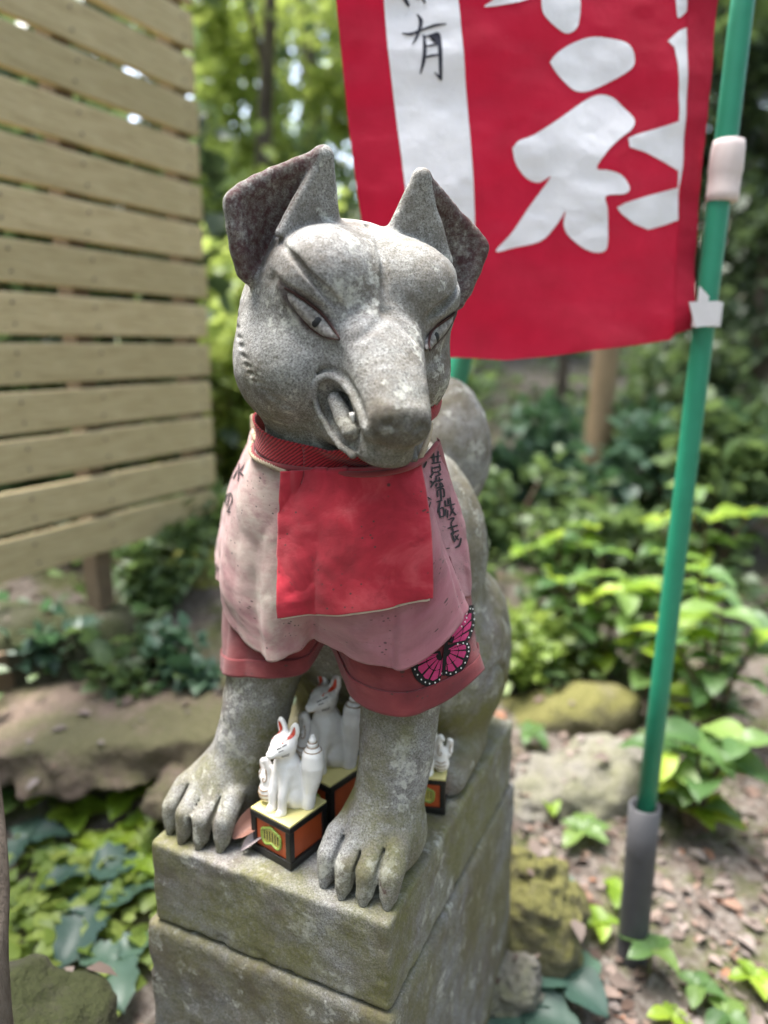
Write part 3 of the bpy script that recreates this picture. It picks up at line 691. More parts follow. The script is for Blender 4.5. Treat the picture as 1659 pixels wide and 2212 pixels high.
left_text = [[[(165, 328), (160, 422)], [(138, 352), (168, 345)], [(155, 365), (133, 408)], [(192, 335), (170, 368)], [(165, 372), (188, 394)]],
  [[(118, 480), (103, 545), (94, 528), (101, 495), (122, 485), (129, 522), (108, 565)], [(116, 562), (104, 578), (122, 583)]], [[(1135, 505), (1155, 520)]], [[(1150, 530), (1142, 560)]], [[(1230, 772), (1250, 768)]]]
for ch in right_text:
    r_ = brush(treeP, z2(ch), 3.6); placed('brush_letter', *r_, INK, LP, pink)
for ch in left_text:
    r_ = brush(treeP, z2(ch), 2.6); placed('brush_letter', *r_, INK, LP, pink)

# butterfly patch
def drape_poly(tree, poly, off, step=5.):
    q_ = np.array(poly); ar = np.sum(q_[:, 0] * np.roll(q_[:, 1], -1) - q_[:, 1] * np.roll(q_[:, 0], -1))
    if ar > 0: poly = list(poly)[::-1]
    bm = bmesh.new(); f = bm.faces.new([bm.verts.new((x, y, 0)) for x, y in poly]); bmesh.ops.triangulate(bm, faces=[f])
    P = np.array(poly); 
    for ax in (0, 1):
        for c in np.arange(P[:, ax].min() + step, P[:, ax].max(), step):
            no = (1, 0, 0) if ax == 0 else (0, 1, 0); co = (c, 0, 0) if ax == 0 else (0, c, 0)
            bmesh.ops.bisect_plane(bm, geom=bm.verts[:] + bm.edges[:] + bm.faces[:], plane_co=co, plane_no=no)
    bm.verts.index_update(); V = []; last = None
    for v in bm.verts:
        c = cast(tree, v.co.x, v.co.y)
        V.append(None if c is None else c[0] + c[1] * off)
    ok = [p for p in V if p is not None]
    if not ok: bm.free(); return None
    V = [p if p is not None else min(ok, key=lambda q: np.linalg.norm(np.cross(q - CAMP, ray(v.co.x, v.co.y)))) for p, v in zip(V, bm.verts)]
    Fc = [tuple(v.index for v in f.verts) for f in bm.faces]; bm.free(); return np.array(V), Fc
def zb(l): return [(449.3 + a * .4166, 864 + b * .4166) for a, b in l]
BFK = plain('black_embroidery', (.010, .009, .010), .9, .4, 300); BFP = plain('magenta_embroidery', (.42, .035, .13), .85, .35, 260); BFW = plain('white_embroidery', (.6, .58, .56), .9, .2, 300)
wings = [((1222, 1300), [(1235, 1270), (1290, 1262), (1338, 1255), (1355, 1285), (1350, 1320), (1332, 1375), (1292, 1417), (1242, 1432), (1222, 1410), (1220, 1340)]),
         ((1212, 1310), [(1200, 1300), (1140, 1310), (1080, 1330), (1052, 1360), (1058, 1410), (1085, 1455), (1130, 1482), (1180, 1475), (1205, 1432), (1213, 1360)]),
         ((1235, 1262), [(1240, 1255), (1280, 1200), (1325, 1150), (1342, 1110), (1338, 1078), (1368, 1063), (1386, 1085), (1382, 1140), (1367, 1200), (1343, 1250), (1290, 1262)]),
         ((1205, 1262), [(1190, 1265), (1150, 1230), (1120, 1190), (1080, 1180), (1060, 1200), (1075, 1250), (1110, 1290), (1160, 1300)])]
patch = None
for rt, ol in wings:
    P = spl(zb(ol) + [zb(ol)[0]], 40)[:-1]; g = drape_poly(treeR, P, .0016)
    if g is None: continue
    if patch is None: patch = thick(placed('butterfly_patch', *g, BFK, LR, rust), .0008); tag(patch, 'black and magenta butterfly patch sewn on the rust cloth'); wp = patch
    else: wp = thick(placed('wing', *g, BFK, LR, patch), .0008)
    rr_ = np.array(zb([rt])[0]); cells = []; dots = []
    ang = np.arctan2(P[:, 1] - rr_[1], P[:, 0] - rr_[0]); rad = np.linalg.norm(P - rr_, axis=1); far = rad > rad.max() * .42
    idx = np.nonzero(far)[0]; idx = idx[np.argsort(idx)]
    nc = 6; cuts = np.linspace(0, len(idx) - 1, nc + 1).astype(int)
    for a, b in zip(cuts[:-1], cuts[1:]):
        if b - a < 2: continue
        A, B = P[idx[a]], P[idx[b]]; mid = P[idx[(a + b) // 2]]
        if np.linalg.norm(A - B) > rad.max() * 1.2: continue
        for lo_, hi_ in ((.22, .50), (.54, .80)):
            sh = .12 * (B - A)
            cells.append([rr_ + (A + sh - rr_) * lo_, rr_ + (A + sh - rr_) * hi_, rr_ + (mid - rr_) * min(hi_ * 1.03, .82), rr_ + (B - sh - rr_) * hi_, rr_ + (B - sh - rr_) * lo_])
        for q in (A * .5 + mid * .5, B * .5 + mid * .5):
            ctr_ = rr_ + (q - rr_) * .91; dots.append([ctr_ + 1.7 * np.array([math.cos(t), 1.2 * math.sin(t)]) for t in np.linspace(0, 2 * math.pi, 7)[:-1]])
    cg = [q for q in (drape_poly(treeR, c, .0022, 9) for c in cells) if q]
    dg = [q for q in (drape_poly(treeR, c, .0023, 9) for c in dots) if q]
    if cg: placed('wing_cells', *join(cg), BFP, LR, patch)
    if dg: placed('wing_spots', *join(dg), BFW, LR, patch)
bd = brush(treeR, [zb([(1228, 1235), (1222, 1300), (1212, 1425)])], 8, .003); placed('butterfly_body', *bd, BFK, LR, patch)

# red twill collar round the neck
nu, nv = 128, 12; ph = np.linspace(0, 2 * math.pi, nu); deg = np.degrees((ph + math.pi) % (2 * math.pi) - math.pi)
zu = np.interp(deg, [-180, -110, -60, -20, 20, 60, 100, 180], [.495, .492, .482, .464, .455, .470, .497, .495]); zl = np.interp(deg, [-180, -110, -60, -20, 20, 60, 100, 180], [.455, .455, .449, .438, .432, .440, .458, .455])
rows_ = []
for j in range(nv):
    z_ = zu + (zl - zu) * j / (nv - 1); r_ = np.full(nu, .15)
    for _ in range(120):
        P = np.stack([.034 + np.sin(ph) * r_, .135 - np.cos(ph) * r_, z_], 1); d_ = fox_field2(P); mv = d_ > .0062
        if not mv.any(): break
        r_[mv] -= np.maximum((d_[mv] - .006) * .5, .0004)
    rows_.append(r_)
rr2 = np.array(rows_); rr2 = np.minimum(rr2, rr2.min(0)[None] + .022)
for _ in range(3): rr2 = (rr2 + np.roll(rr2, 1, 1) + np.roll(rr2, -1, 1)) / 3
VC = np.stack([np.stack([.034 + np.sin(ph) * rr2[j], .135 - np.cos(ph) * rr2[j], zu + (zl - zu) * j / (nv - 1)], 1) for j in range(nv)], 1).reshape(-1, 3) + LOC; LC = VC.mean(0)
uvc = np.stack([np.broadcast_to(np.linspace(0, .6, nu)[:, None], (nu, nv)), np.broadcast_to(np.linspace(0, .035, nv)[None], (nu, nv))], -1).reshape(-1, 2)
treeC = bvh_of(VC, grid_faces(nu, nv))
tag(thick(placed('collar', VC, grid_faces(nu, nv), TWILL, LC, uvs=uvc), .0022), 'dark red herringbone collar band wound round the neck of the fox', 'collar', 'cloths tied on the stone fox')
bp = np.array([at_y(*q) for q in [(548, 948, .14), (556, 962, .115), (600, 997, .075), (650, 1012, .058), (720, 1022, .048), (800, 1024, .048), (868, 1014, .06), (915, 992, .095), (945, 958, .145)]])
bp = in_front(push_out(spl(bp, 60), .009), treeP, .003); Vt, Ft = tube(bp, .0030, 8); placed('neck_binding', Vt, Ft, RUST, LP, pink)

# square red bib on a beige cord
nu = nv = 112; s = np.linspace(0, 1, nu)[:, None, None]; t = np.linspace(0, 1, nv)[None, :, None]
TL, TR, BL, BR = (at_y(*q) for q in ((612, 1018, .048), (906, 1004, .10), (604, 1330, .024), (934, 1291, .082)))
G = (TL * (1 - s) + TR * s) * (1 - t) + (BL * (1 - s) + BR * s) * t
nb = np.cross(TR - TL, BL - TL); nb /= np.linalg.norm(nb); nb = nb if nb @ CFL < 0 else -nb
S, T = s[..., 0], t[..., 0]
w = .008 * np.sin(math.pi * S) * (1 - .3 * T) + .0050 * np.sin(2 * math.pi * (1.0 * S + 1.1 * T + .2)) + .0030 * np.sin(2 * math.pi * (2.3 * S - .8 * T + .6 * S * T)) + .0042 * fbm(np.stack([S * 5 + 0 * T, T * 5 + 0 * S, 0 * S + 0 * T], -1), 1, 3, 5)
w = w + .0040 * np.sin(2 * math.pi * (9 * S + .1)) * np.exp(-T / .20) * np.exp(-((S - .22) / .16) ** 2) - .004 * (S > .97) - .0035 * np.exp(-((T - .62 - .35 * (S - .5)) / .08) ** 2) * np.sin(math.pi * S)
G = G + nb * w[..., None] + np.array([0, 0, 1]) * (-.004 * np.sin(math.pi * S) * T + .0015 * np.sin(9 * S) * (T > .9))[..., None]
VBb = relax(in_front(G.reshape(-1, 3), treeP, .0045), nu, nv, 1)
uvb = np.stack([np.broadcast_to(S * .17, (nu, nv)), np.broadcast_to(T * .17, (nu, nv))], -1).reshape(-1, 2)
VBb = VBb - (CR * (.004 * np.sin(math.pi * T) * (1 - 2 * S) ** 3)[..., None]).reshape(-1, 3)
bib = tag(thick(placed('square_bib', VBb, grid_faces(nu, nv), RED, LB, uvs=uvb), .003), 'bright red square bib hung foremost on the chest by a beige cord', 'bib', 'cloths tied on the stone fox')
Gb = VBb.reshape(nu, nv, 3)
for sl in ((slice(0, 7), slice(0, nv)), (slice(nu - 7, nu), slice(0, nv)), (slice(0, nu), slice(nv - 8, nv))):
    Hs = Gb[sl]; placed('stitched_hem', (Hs + nb * .0011).reshape(-1, 3), grid_faces(*Hs.shape[:2]), RED, LB, bib, uvs=uvb.reshape(nu, nv, 2)[sl].reshape(-1, 2))
edge = Gb[2:-2, -1] - nb * .0030 + np.array([0, 0, -.0012]); Vt, Ft = tube(edge, .0019, 6); placed('lining_edge', Vt, Ft, LINEN, LB, bib)
for path in ([(545, 898, .14), (550, 945, .125), (580, 985, .088), (606, 1006, .062), (622, 1020, .05)], [(898, 1010, .088), (915, 972, .095), (926, 940, .108), (930, 915, .118)]):
    P = in_front(push_out(spl([at_y(*q) for q in path], 40), .010), treeP, .004); P = in_front(P, treeC, .003)
    parts = []
    tt_ = np.linspace(0, 1, 160); Pc = spl(P, 160); Tn = np.gradient(Pc, axis=0); Tn /= np.linalg.norm(Tn, axis=1)[:, None]
    a = np.cross(Tn, (0, 0, 1.)); a /= np.linalg.norm(a, axis=1)[:, None]; b = np.cross(Tn, a)
    for ph in (0, 2.094, 4.189):
        an = tt_ * 70 + ph; parts.append(tube(Pc + (a * np.cos(an)[:, None] + b * np.sin(an)[:, None]) * .0013, .0017, 6))
    placed('cord', *join(parts), BEIGE, LB, bib)
# ------------------------------------------------------------------ porcelain foxes on painted bases
m = M('white_porcelain', .16, .5); n_ = m.noise(60, 4, .6); c = m.mix(m.ramp(n_, (.45, 0.), (.75, .5)), (.80, .78, .76), (.55, .52, .50))
d_ = m.voro(420); c = m.mix(m.math('MULTIPLY', m.ramp(d_, (.07, 1.), (.12, 0.)), m.ramp(m.noise(70, 2), (.52, 0.), (.6, .6))), c, (.12, .10, .09)); m.color(c); PORC = m.m
def porc_dirty():
    m = M('grimy_porcelain', .22, .5); z = m.sep(m.tc.outputs['Object'], 2); n_ = m.noise(90, 5, .65)
    g = m.math('MULTIPLY', m.ramp(n_, (.36, 0.), (.62, 1.)), m.ramp(z, (.05, .15), (.10, .85)))
    m.color(m.mix(g, (.72, .69, .67), (.20, .155, .15))); return m.m
PORC_D = porc_dirty()
GLAZE_K = plain('black_glaze', (.012, .012, .012), .3, .3, 80, .5); GLAZE_O = plain('orange_glaze', (.47, .085, .025), .35, .25, 60, .5); GLAZE_Y = plain('pale_yellow_glaze', (.66, .58, .24), .35, .2, 40, .5)
GLAZE_G = plain('green_glaze', (.26, .36, .07), .35, .2, 90, .5); GLAZE_L = plain('lemon_glaze', (.55, .47, .12), .35, .15, 90, .5); GLAZE_D = plain('dark_green_glaze', (.07, .09, .03), .4, .2, 90, .5)
GOLD = plain('dull_gold_line', (.23, .13, .05), .35, .3, 200, .5); EARR = plain('vermilion_glaze', (.50, .05, .02), .35, .15, 90, .5); LINEK = plain('fine_dark_line', (.05, .045, .045), .5, .2, 200)

def fig_field(P):
    c = Clay(P)
    c.chain([(0, .008, .012), (0, .004, .030), (0, -.001, .047), (0, -.003, .060)], [.0185, .0172, .0140, .0100], k=.001)
    for s in (-1, 1):
        c.ell((s * .0105, .006, .013), (.0085, .0155, .0145), k=.004)
        c.chain([(s * .0062, -.009, .040), (s * .0068, -.0155, .020), (s * .0068, -.0170, .003)], [.0058, .0048, .0046], k=.004)
        c.cap((s * .0068, -.0175, .002), (s * .0068, -.0215, .002), .0044, .0036, k=.003)
        c.ell((s * .0082, .003, .0835), (.0058, .0040, .0115), k=.004, rot=roty(s * .28))
        c.ell((s * .0088, -.0005, .0840), (.0032, .0022, .0078), k=.0012, op='cut', rot=roty(s * .28))
    c.ell((0, -.004, .070), (.0128, .0135, .0115), k=.005)
    c.loft([(0, -.008, .071), (0, -.017, .0685), (0, -.0235, .0672)], [.0102, .0076, .0050], [.0088, .0064, .0042], k=.006)
    for s in (-1, 1): c.cap((s * .0058, -.0135, .0745), (s * .0088, -.0095, .0765), .0009, .0004, k=.0015, op='cut')
    # tail with its turned finial
    c.chain([(.0195, .008, .004), (.0205, .010, .018), (.0225, .012, .034), (.0235, .0125, .048), (.0238, .0125, .058), (.0238, .0125, .0635)], [.0074, .0076, .0104, .0122, .0112, .0076], k=.003)
    c.ell((.0238, .0125, .0665), (.0070, .0070, .0034), k=.0012); c.ell((.0238, .0125, .0715), (.0056, .0056, .0032), k=.001); c.ell((.0238, .0125, .0760), (.0042, .0042, .0032), k=.001); c.ell((.0238, .0125, .0795), (.0026, .0026, .0026), k=.001)
    # the wish-granting jewel with its curls
    c.ell((-.0205, -.009, .0125), (.0105, .0100, .0125), k=.002); c.ell((-.0205, -.0085, .025), (.0082, .0078, .0085), k=.003)
    c.chain([(-.0195, -.009, .030), (-.0175, -.010, .042), (-.0195, -.011, .049), (-.0225, -.012, .0465)], [.0052, .0040, .0036, .0026], k=.003)
    c.chain([(-.0245, -.006, .024), (-.0305, -.004, .032), (-.0315, -.004, .040), (-.0300, -.005, .0425)], [.0045, .0045, .0040, .0028], k=.003)
    c.chain([(-.0300, -.008, .024), (-.0325, -.007, .028)], [.0032, .0024], k=.003)
    return c.d
FV, FQ = surface_nets(fig_field, (-.045, -.04, -.0005), (.045, .04, .112), .0010, 5)
FME = {}
def fmesh(mat):
    if mat.name not in FME: FME[mat.name] = mesh_data('fox_figure', FV, FQ, mat)
    return FME[mat.name]
def fig_line(pts, r, mat, name, par, mirrored, tree):
    P = spl(pts, 14)
    Q = []
    for q in P:
        h = tree.find_nearest(Vector(q)); Q.append(np.array(h[0]) + np.array(h[1]) * r * .15)
    V, Fc = tube(np.array(Q), r, 6)
    if mirrored: V = V * np.array([-1, 1, 1]); Fc = [f[::-1] for f in Fc]
    return mobj(name, V, Fc, mat, par)
FTREE = bvh_of(FV, FQ)
def ring_pts(z, r): return [(.0238 + r * math.cos(a), .0125 + r * math.sin(a), z) for a in np.linspace(0, 2 * math.pi, 15)]
def figurine(loc, rz, sc, label, porc, mirrored=False, grimy=False):
    root = tag(empty('fox_figurine', loc, rz), label, 'figurine', 'porcelain foxes at the feet of the statue'); root.scale = (sc,) * 3
    h = .050; w = .0285
    bs = empty('base', parent=root)
    K = []
    for lo, hi in (((-w, -w, 0), (w, w, .009)), ((-w, -w, .041), (w, w, .0475))): K.append(box(lo, hi, .0012))
    for sx in (-1, 1):
        for sy in (-1, 1): K.append(box((sx * (w - .0004) - (.0068 if sx > 0 else 0), sy * (w - .0004) - (.0068 if sy > 0 else 0), .0085), (sx * (w - .0004) + (.0068 if sx < 0 else 0), sy * (w - .0004) + (.0068 if sy < 0 else 0), .0415), .001))
    mobj('frame', *join(K), GLAZE_K, bs, smooth=False)
    for k in range(4):
        V, Fc = box((-w + .0062, -w + .0028, .0088), (w - .0062, -w + .006, .0412)); a = k * math.pi / 2; Rm = rotz(a); mobj('panel', V @ Rm.T, Fc, GLAZE_O, bs, smooth=False)
    mobj('top', *box((-w + .0006, -w + .0006, .0476), (w - .0006, w - .0006, h), .0007), GLAZE_Y, bs)
    # crest on the front panel
    yo = -w + .0026; par = empty('crest', parent=bs)
    ol = [(-.0135, .026), (-.0125, .031), (-.007, .0335), (0, .0365), (.007, .0335), (.0125, .031), (.0135, .026), (.0128, .0195), (.009, .0155), (.004, .0165), (0, .0185), (-.004, .0165), (-.009, .0155), (-.0128, .0195)]
    O = spl(ol + ol[:1], 42)[:-1]; Vc = [(x, yo - .0008, z) for x, z in O] + [(x, yo + .0005, z) for x, z in O]; k = len(O)
    mobj('crest_ground', Vc, [tuple(range(k))] + [(j, j + k, (j + 1) % k + k, (j + 1) % k) for j in range(k)], GLAZE_L, par, smooth=False)
    V, Fc = tube([(x, yo - .0009, z) for x, z in np.vstack([O, O[:1]])], .0014, 6, False); mobj('crest_rim', V, Fc, GLAZE_G, par)
    for i in range(6):
        x = -.0095 + .0038 * i; z1 = .032 - abs(x) * .2; mobj('crest_bar', *box((x - .0006, yo - .0014, .0205), (x + .0006, yo - .0006, z1), .0002), GLAZE_D, par)
    f = obj('fox_figure', fmesh(porc), root, loc=(0, 0, h - .0005)); f.scale = (-1 if mirrored else 1, 1, 1)
    sub = lambda pts, r, mt, nm: fig_line(pts, r, mt, nm, None, mirrored, FTREE)
    L = []
    for z, r in ((.0640, .0076), (.0692, .0060), (.0740, .0048)): L.append(sub(ring_pts(z, r), .0006, GOLD, 'gold_ring'))
    for zz in (.008, .013, .018): L.append(sub([(-.027, -.016, zz), (-.0205, -.0195, zz - .001), (-.014, -.016, zz)], .0006, GOLD, 'gold_line'))
    L.append(sub([(-.0175, -.016, .040), (-.0155, -.017, .030), (-.0195, -.017, .026), (-.0215, -.0165, .0295), (-.0192, -.0165, .0305)], .0006, GOLD, 'gold_line'))
    L.append(sub([(-.0325, -.008, .038), (-.031, -.009, .030), (-.0335, -.009, .026)], .0006, GOLD, 'gold_line'))
    for s in (-1, 1):
        L.append(sub([(s * .0040, -.0185, .0725), (s * .0068, -.0150, .0742), (s * .0098, -.0105, .0765)], .00055, LINEK, 'eye_line'))
        L.append(sub([(s * .0048, -.0175, .0700), (s * .0075, -.0135, .0715)], .0004, LINEK, 'eye_line'))
        for q in range(2): L.append(sub([(s * .0065, -.0150, .0660 - .0018 * q), (s * .0105, -.0085, .0668 - .0025 * q)], .00035, LINEK, 'whisker'))
        L.append(sub([(s * .0030, -.0265, .0650), (s * .0052, -.0205, .0635)], .00035, GOLD, 'mouth_line'))
        # red inside of the ear: a slim leaf lying in the hollow
        e0 = np.array((s * .0072, .0, .0775)); e1 = np.array((s * .0110, .0018, .0910)); sd_ = np.array((1, 0, 0)) * .0023
        rows = []
        for t_ in np.linspace(0, 1, 8):
            wd = math.sin(math.pi * min(t_ * .8 + .12, 1)) ; c0 = e0 + (e1 - e0) * t_
            for sg in (-1, 0, 1):
                q = c0 + sd_ * wd * sg + np.array((0, -.02, 0)); h_ = FTREE.ray_cast(Vector(q), Vector((0, 1, 0)))
                p_ = np.array(h_[0]) if h_[0] is not None and h_[0][1] < .008 else c0
                rows.append(p_ + np.array((0, -.00035, 0)))
        V = np.array(rows); Fc = [(3 * i + j, 3 * i + j + 1, 3 * i + j + 4, 3 * i + j + 3) for i in range(7) for j in range(2)]
        if mirrored: V = V * np.array([-1, 1, 1])
        L.append(mobj('ear_lining', V, Fc, EARR))
    for o in L: o.parent = f; o.matrix_parent_inverse.identity(); 
    if mirrored:
        for o in L: o.scale = (-1, 1, 1)
    return root
figurine((.0, .060, ZT + .0005), math.radians(-12), 1.07, 'small clean white porcelain fox on an orange box, foremost between the paws', PORC)
figurine((.006, .140, ZT + .0005), math.radians(-14), 1.24, 'larger grimy porcelain fox standing behind the small clean one', PORC_D)
figurine((.106, .205, ZT + .0005), math.radians(16), .95, 'porcelain figurine half hidden behind the foreleg, beside the hind paw', PORC, mirrored=True)

# dry leaves lying on the plinth
def leaf_mesh(name, L, Wd, fold, curl, mat, n=9, tip=1.6):
    V = []; 
    for i in range(n):
        t_ = i / (n - 1); w_ = Wd * math.sin(math.pi * min(1, t_ ** .8 * .97 + .02)) ** (.8); z = curl * math.sin(t_ * 2.6) * L
        for sg in (-1, -.5, 0, .5, 1): V.append((sg * w_, t_ * L, z + abs(sg) * w_ * fold))
    Fc = [(5 * i + j, 5 * i + j + 1, 5 * i + j + 6, 5 * i + j + 5) for i in range(n - 1) for j in range(4)]
    return mesh_data(name, V, Fc, mat)
def leafmat(name, a, b, tr=None, rough=.55, spec=.35, sc=40, trw=.35):
    m = M(name, rough, spec); c = m.mix(m.rand(), a, b); c = m.mix(m.math('MULTIPLY', m.noise(sc, 4, .6), .5), c, tuple(v * .55 for v in a)); m.color(c)
    if tr: m.translucent(tr, trw)
    return m.m
DRY = leafmat('dry_brown_leaf', (.20, .09, .065), (.25, .13, .10)); DRYP = leafmat('dry_grey_leaf', (.32, .27, .27), (.30, .25, .25))
lf = obj('dry_leaf', leaf_mesh('dry_leaf', .075, .013, .9, .1, DRY), loc=at_z(503, 1812, ZT + .012), rot=(.38, .5, -.42)); tag(lf, 'folded reddish brown dry leaf leaning beside the small porcelain fox', 'leaf')
lf = obj('dry_leaf', leaf_mesh('dry_leaf_b', .062, .0065, 1.3, .12, DRYP), loc=at_z(520, 1838, ZT + .004), rot=(.40, .5, -.40)); tag(lf, 'narrow greyish dry leaf propped between brown leaf and orange box', 'leaf')
SAK = leafmat('withered_leaf', (.055, .055, .035), (.075, .07, .045))
for i, (q, rz, ln, lb) in enumerate([((775, 1455, .185), 2.9, .075, 'withered dark leaf hanging behind the grimy porcelain fox'), ((745, 1432, .19), 3.3, .05, 'small withered leaf below the gap in the rust cloth')]):
    lf = obj('withered_leaf', leaf_mesh('withered_leaf', ln, .012, .4, .1, SAK), loc=at_y(*q), rot=(-1.45, .2, rz)); tag(lf, lb, 'leaf')
# ------------------------------------------------------------------ banner and poles
def banner_build(c0, c1, c2):
    def f(m):
        uv = m.co('UV'); c = m.ramp(m.noise(10, 5, .6, uv), (.3, c0), (.55, c1), (.75, c2))
        return m.mix(m.math('MULTIPLY', m.ramp(m.voro(60, uv), (.02, 1.), (.035, 0.)), m.ramp(m.noise(14, 2, .5, uv), (.55, 0.), (.6, .8))), c, (.5, .3, .3))
    return f
BRED = cloth('banner_red', banner_build((.36, .006, .026), (.45, .008, .036), (.52, .012, .044)), 1500); BWHT = cloth('banner_white', banner_build((.76, .73, .76), (.82, .79, .82), (.86, .83, .85)), 1500)
for mm in (BRED, BWHT):                                   # thin cloth lets some light through
    nt_ = mm.node_tree; b_ = nt_.nodes['Principled BSDF']; src = b_.inputs['Base Color'].links[0].from_socket
    t_ = nt_.nodes.new('ShaderNodeBsdfTranslucent'); nt_.links.new(src, t_.inputs[0]); mx = nt_.nodes.new('ShaderNodeMixShader'); mx.inputs[0].default_value = .12 if mm is BRED else 0.
    nt_.links.new(b_.outputs[0], mx.inputs[1]); nt_.links.new(t_.outputs[0], mx.inputs[2]); nt_.links.new(mx.outputs[0], nt_.nodes['Material Output'].inputs[0])
BV = 1.10; BYAW = math.radians(-6)                        # distance ahead, turn of the cloth
BO = cv(.2, BV, 0); BA = CR * math.cos(BYAW) - CFL * math.sin(BYAW); BN = -(CFL * math.cos(BYAW) + CR * math.sin(BYAW))
def on_banner(x, y): d = ray(x, y); p = CAMP + d * (((BO - CAMP) @ BN) / (d @ BN)); return np.array([(p - BO) @ BA, p[2]])
def banner_pt(a, z, off=0.):
    a = np.asarray(a, float); z = np.asarray(z, float)
    w = .010 * np.sin(9 * a + 1.5 * z) + .004 * np.sin(24 * a - 7 * z + 1) + .0026 * np.sin(3 * a + 46 * z + 2 * np.sin(14 * a)) * np.exp(-((z - 1.06) / .12) ** 2) + .0048 * fbm(np.stack([a * 9, z * 18, 0 * a], -1), 1, 4, 3)
    w = w + .0016 * np.sin(60 * z + 12 * a) * np.clip((a - .0) * 4, 0, 1)
    return BO[None] * np.array([1, 1, 0]) + a[:, None] * BA + z[:, None] * np.array([0, 0, 1]) + (w + off)[:, None] * BN
def banner_poly(poly, off, mat, name, parent, step=.007):
    bm = bmesh.new(); f = bm.faces.new([bm.verts.new((*on_banner(x, y), 0)) for x, y in poly]); bmesh.ops.triangulate(bm, faces=[f])
    P = np.array([v.co for v in bm.verts])
    for ax in (0, 1):
        for c in np.arange(P[:, ax].min() + step, P[:, ax].max(), step):
            bmesh.ops.bisect_plane(bm, geom=bm.verts[:] + bm.edges[:] + bm.faces[:], plane_co=(c, 0, 0) if ax == 0 else (0, c, 0), plane_no=(1, 0, 0) if ax == 0 else (0, 1, 0))
    bm.verts.index_update(); bm.normal_update(); Q = np.array([v.co for v in bm.verts]); Fc = [tuple(v.index for v in f.verts) for f in bm.faces]; bm.free()
    V = banner_pt(Q[:, 0], Q[:, 1], np.full(len(Q), off)) - BLOC
    return mobj(name, V, Fc, mat, parent, uvs=Q[:, :2])
def sm(l, n=None): return [tuple(q) for q in spl(list(l) + [l[0]], n or 5 * len(l))[:-1]]
def z5(l): return [(708.5 + a * .5729, b * .5729) for a, b in l]
BLOC = np.array([*cv(.2, BV)[:2], 1.07])
left_e = [(715, -260), (726, 0), (742, 160), (757, 300), (771, 410), (784, 490), (792, 640), (800, 772)]
bot_e = [(900, 776), (990, 772), (1090, 778), (1180, 770), (1270, 757), (1370, 746), (1455, 734), (1462, 722), (1503, 708)]
right_e = [(1511, 560), (1524, 380), (1537, 220), (1549, 80), (1556, 0), (1575, -260)]
ban = banner_poly(left_e + bot_e + right_e, 0., BRED, 'nobori_banner', None, .007); ban.location = BLOC
tag(ban, 'red cloth banner with white lettering hanging behind the fox from a green pole', 'banner')
banner_poly([(820, -260), (829, 0), (837, 110), (852, 230), (872, 400), (884, 500), (1023, 500), (1018, 400), (1006, 230), (995, 110), (987, 0), (980, -260)], .0013, BWHT, 'white_stripe', ban)
glyphs = [[(832, 240), (860, 205), (920, 165), (1000, 140), (1080, 148), (1130, 165), (1153, 205), (1150, 250), (1115, 280), (1050, 315), (980, 345), (930, 345), (890, 315), (850, 270)],
 [(795, 0), (800, -60), (940, -60), (950, 0), (948, 60), (935, 110), (900, 130), (860, 115), (810, 75), (796, 40)], [(640, 0), (660, -30), (790, -30), (770, 0), (700, 28), (583, 43), (610, 20)], [(1318, 0), (1318, -50), (1390, -50), (1385, 0), (1370, 25), (1330, 62), (1320, 30)]]
for g in glyphs: banner_poly(sm(z5(g), 4 * len(g)), .0013, BWHT, 'letter_stroke', ban)
ne = [(685, 570), (710, 540), (770, 515), (870, 450), (960, 385), (1020, 357), (1070, 365), (1110, 400), (1153, 450), (1140, 490), (1090, 530), (1040, 580), (1003, 640), (1050, 648), (1100, 665), (1130, 710), (1110, 735), (1036, 745), (1045, 800), (1047, 900), (1040, 945), (1000, 955), (950, 935), (900, 890), (882, 850), (888, 800), (860, 845), (800, 910), (700, 935), (628, 950), (690, 880), (750, 790), (833, 672), (790, 693), (740, 675), (700, 625)]
banner_poly(sm(z5(ne), 130), .0013, BWHT, 'letter_stroke', ban)
tu = [(1283, 153), (1330, 110), (1360, 97), (1385, 110), (1393, 160), (1385, 280), (1365, 450), (1350, 620), (1336, 700), (1335, 825), (1280, 845), (1210, 865), (1150, 845), (1100, 810), (1080, 787), (1110, 770), (1200, 740), (1330, 703), (1332, 640), (1270, 610), (1190, 575), (1130, 560), (1125, 525), (1160, 510), (1240, 485), (1328, 455), (1325, 330), (1318, 230), (1308, 175)]
banner_poly(z5(tu), .0013, BWHT, 'letter_stroke', ban)
def banner_stroke(pts, w, name='ink_stroke'):
    P = spl(z5(pts), 5 * len(pts)); T = np.gradient(P, axis=0); T /= np.linalg.norm(T, axis=1)[:, None]; Nn = np.stack([-T[:, 1], T[:, 0]], 1)
    ww = np.interp(np.linspace(0, 1, len(P)), np.linspace(0, 1, len(w)), w)[:, None] * .5729 / 2
    banner_poly([tuple(q) for q in np.vstack([P + Nn * ww, (P - Nn * ww)[::-1]])], .0024, INK2, name, ban, .007)
INK2 = plain('banner_ink', (.035, .035, .05), .85, .2, 60)
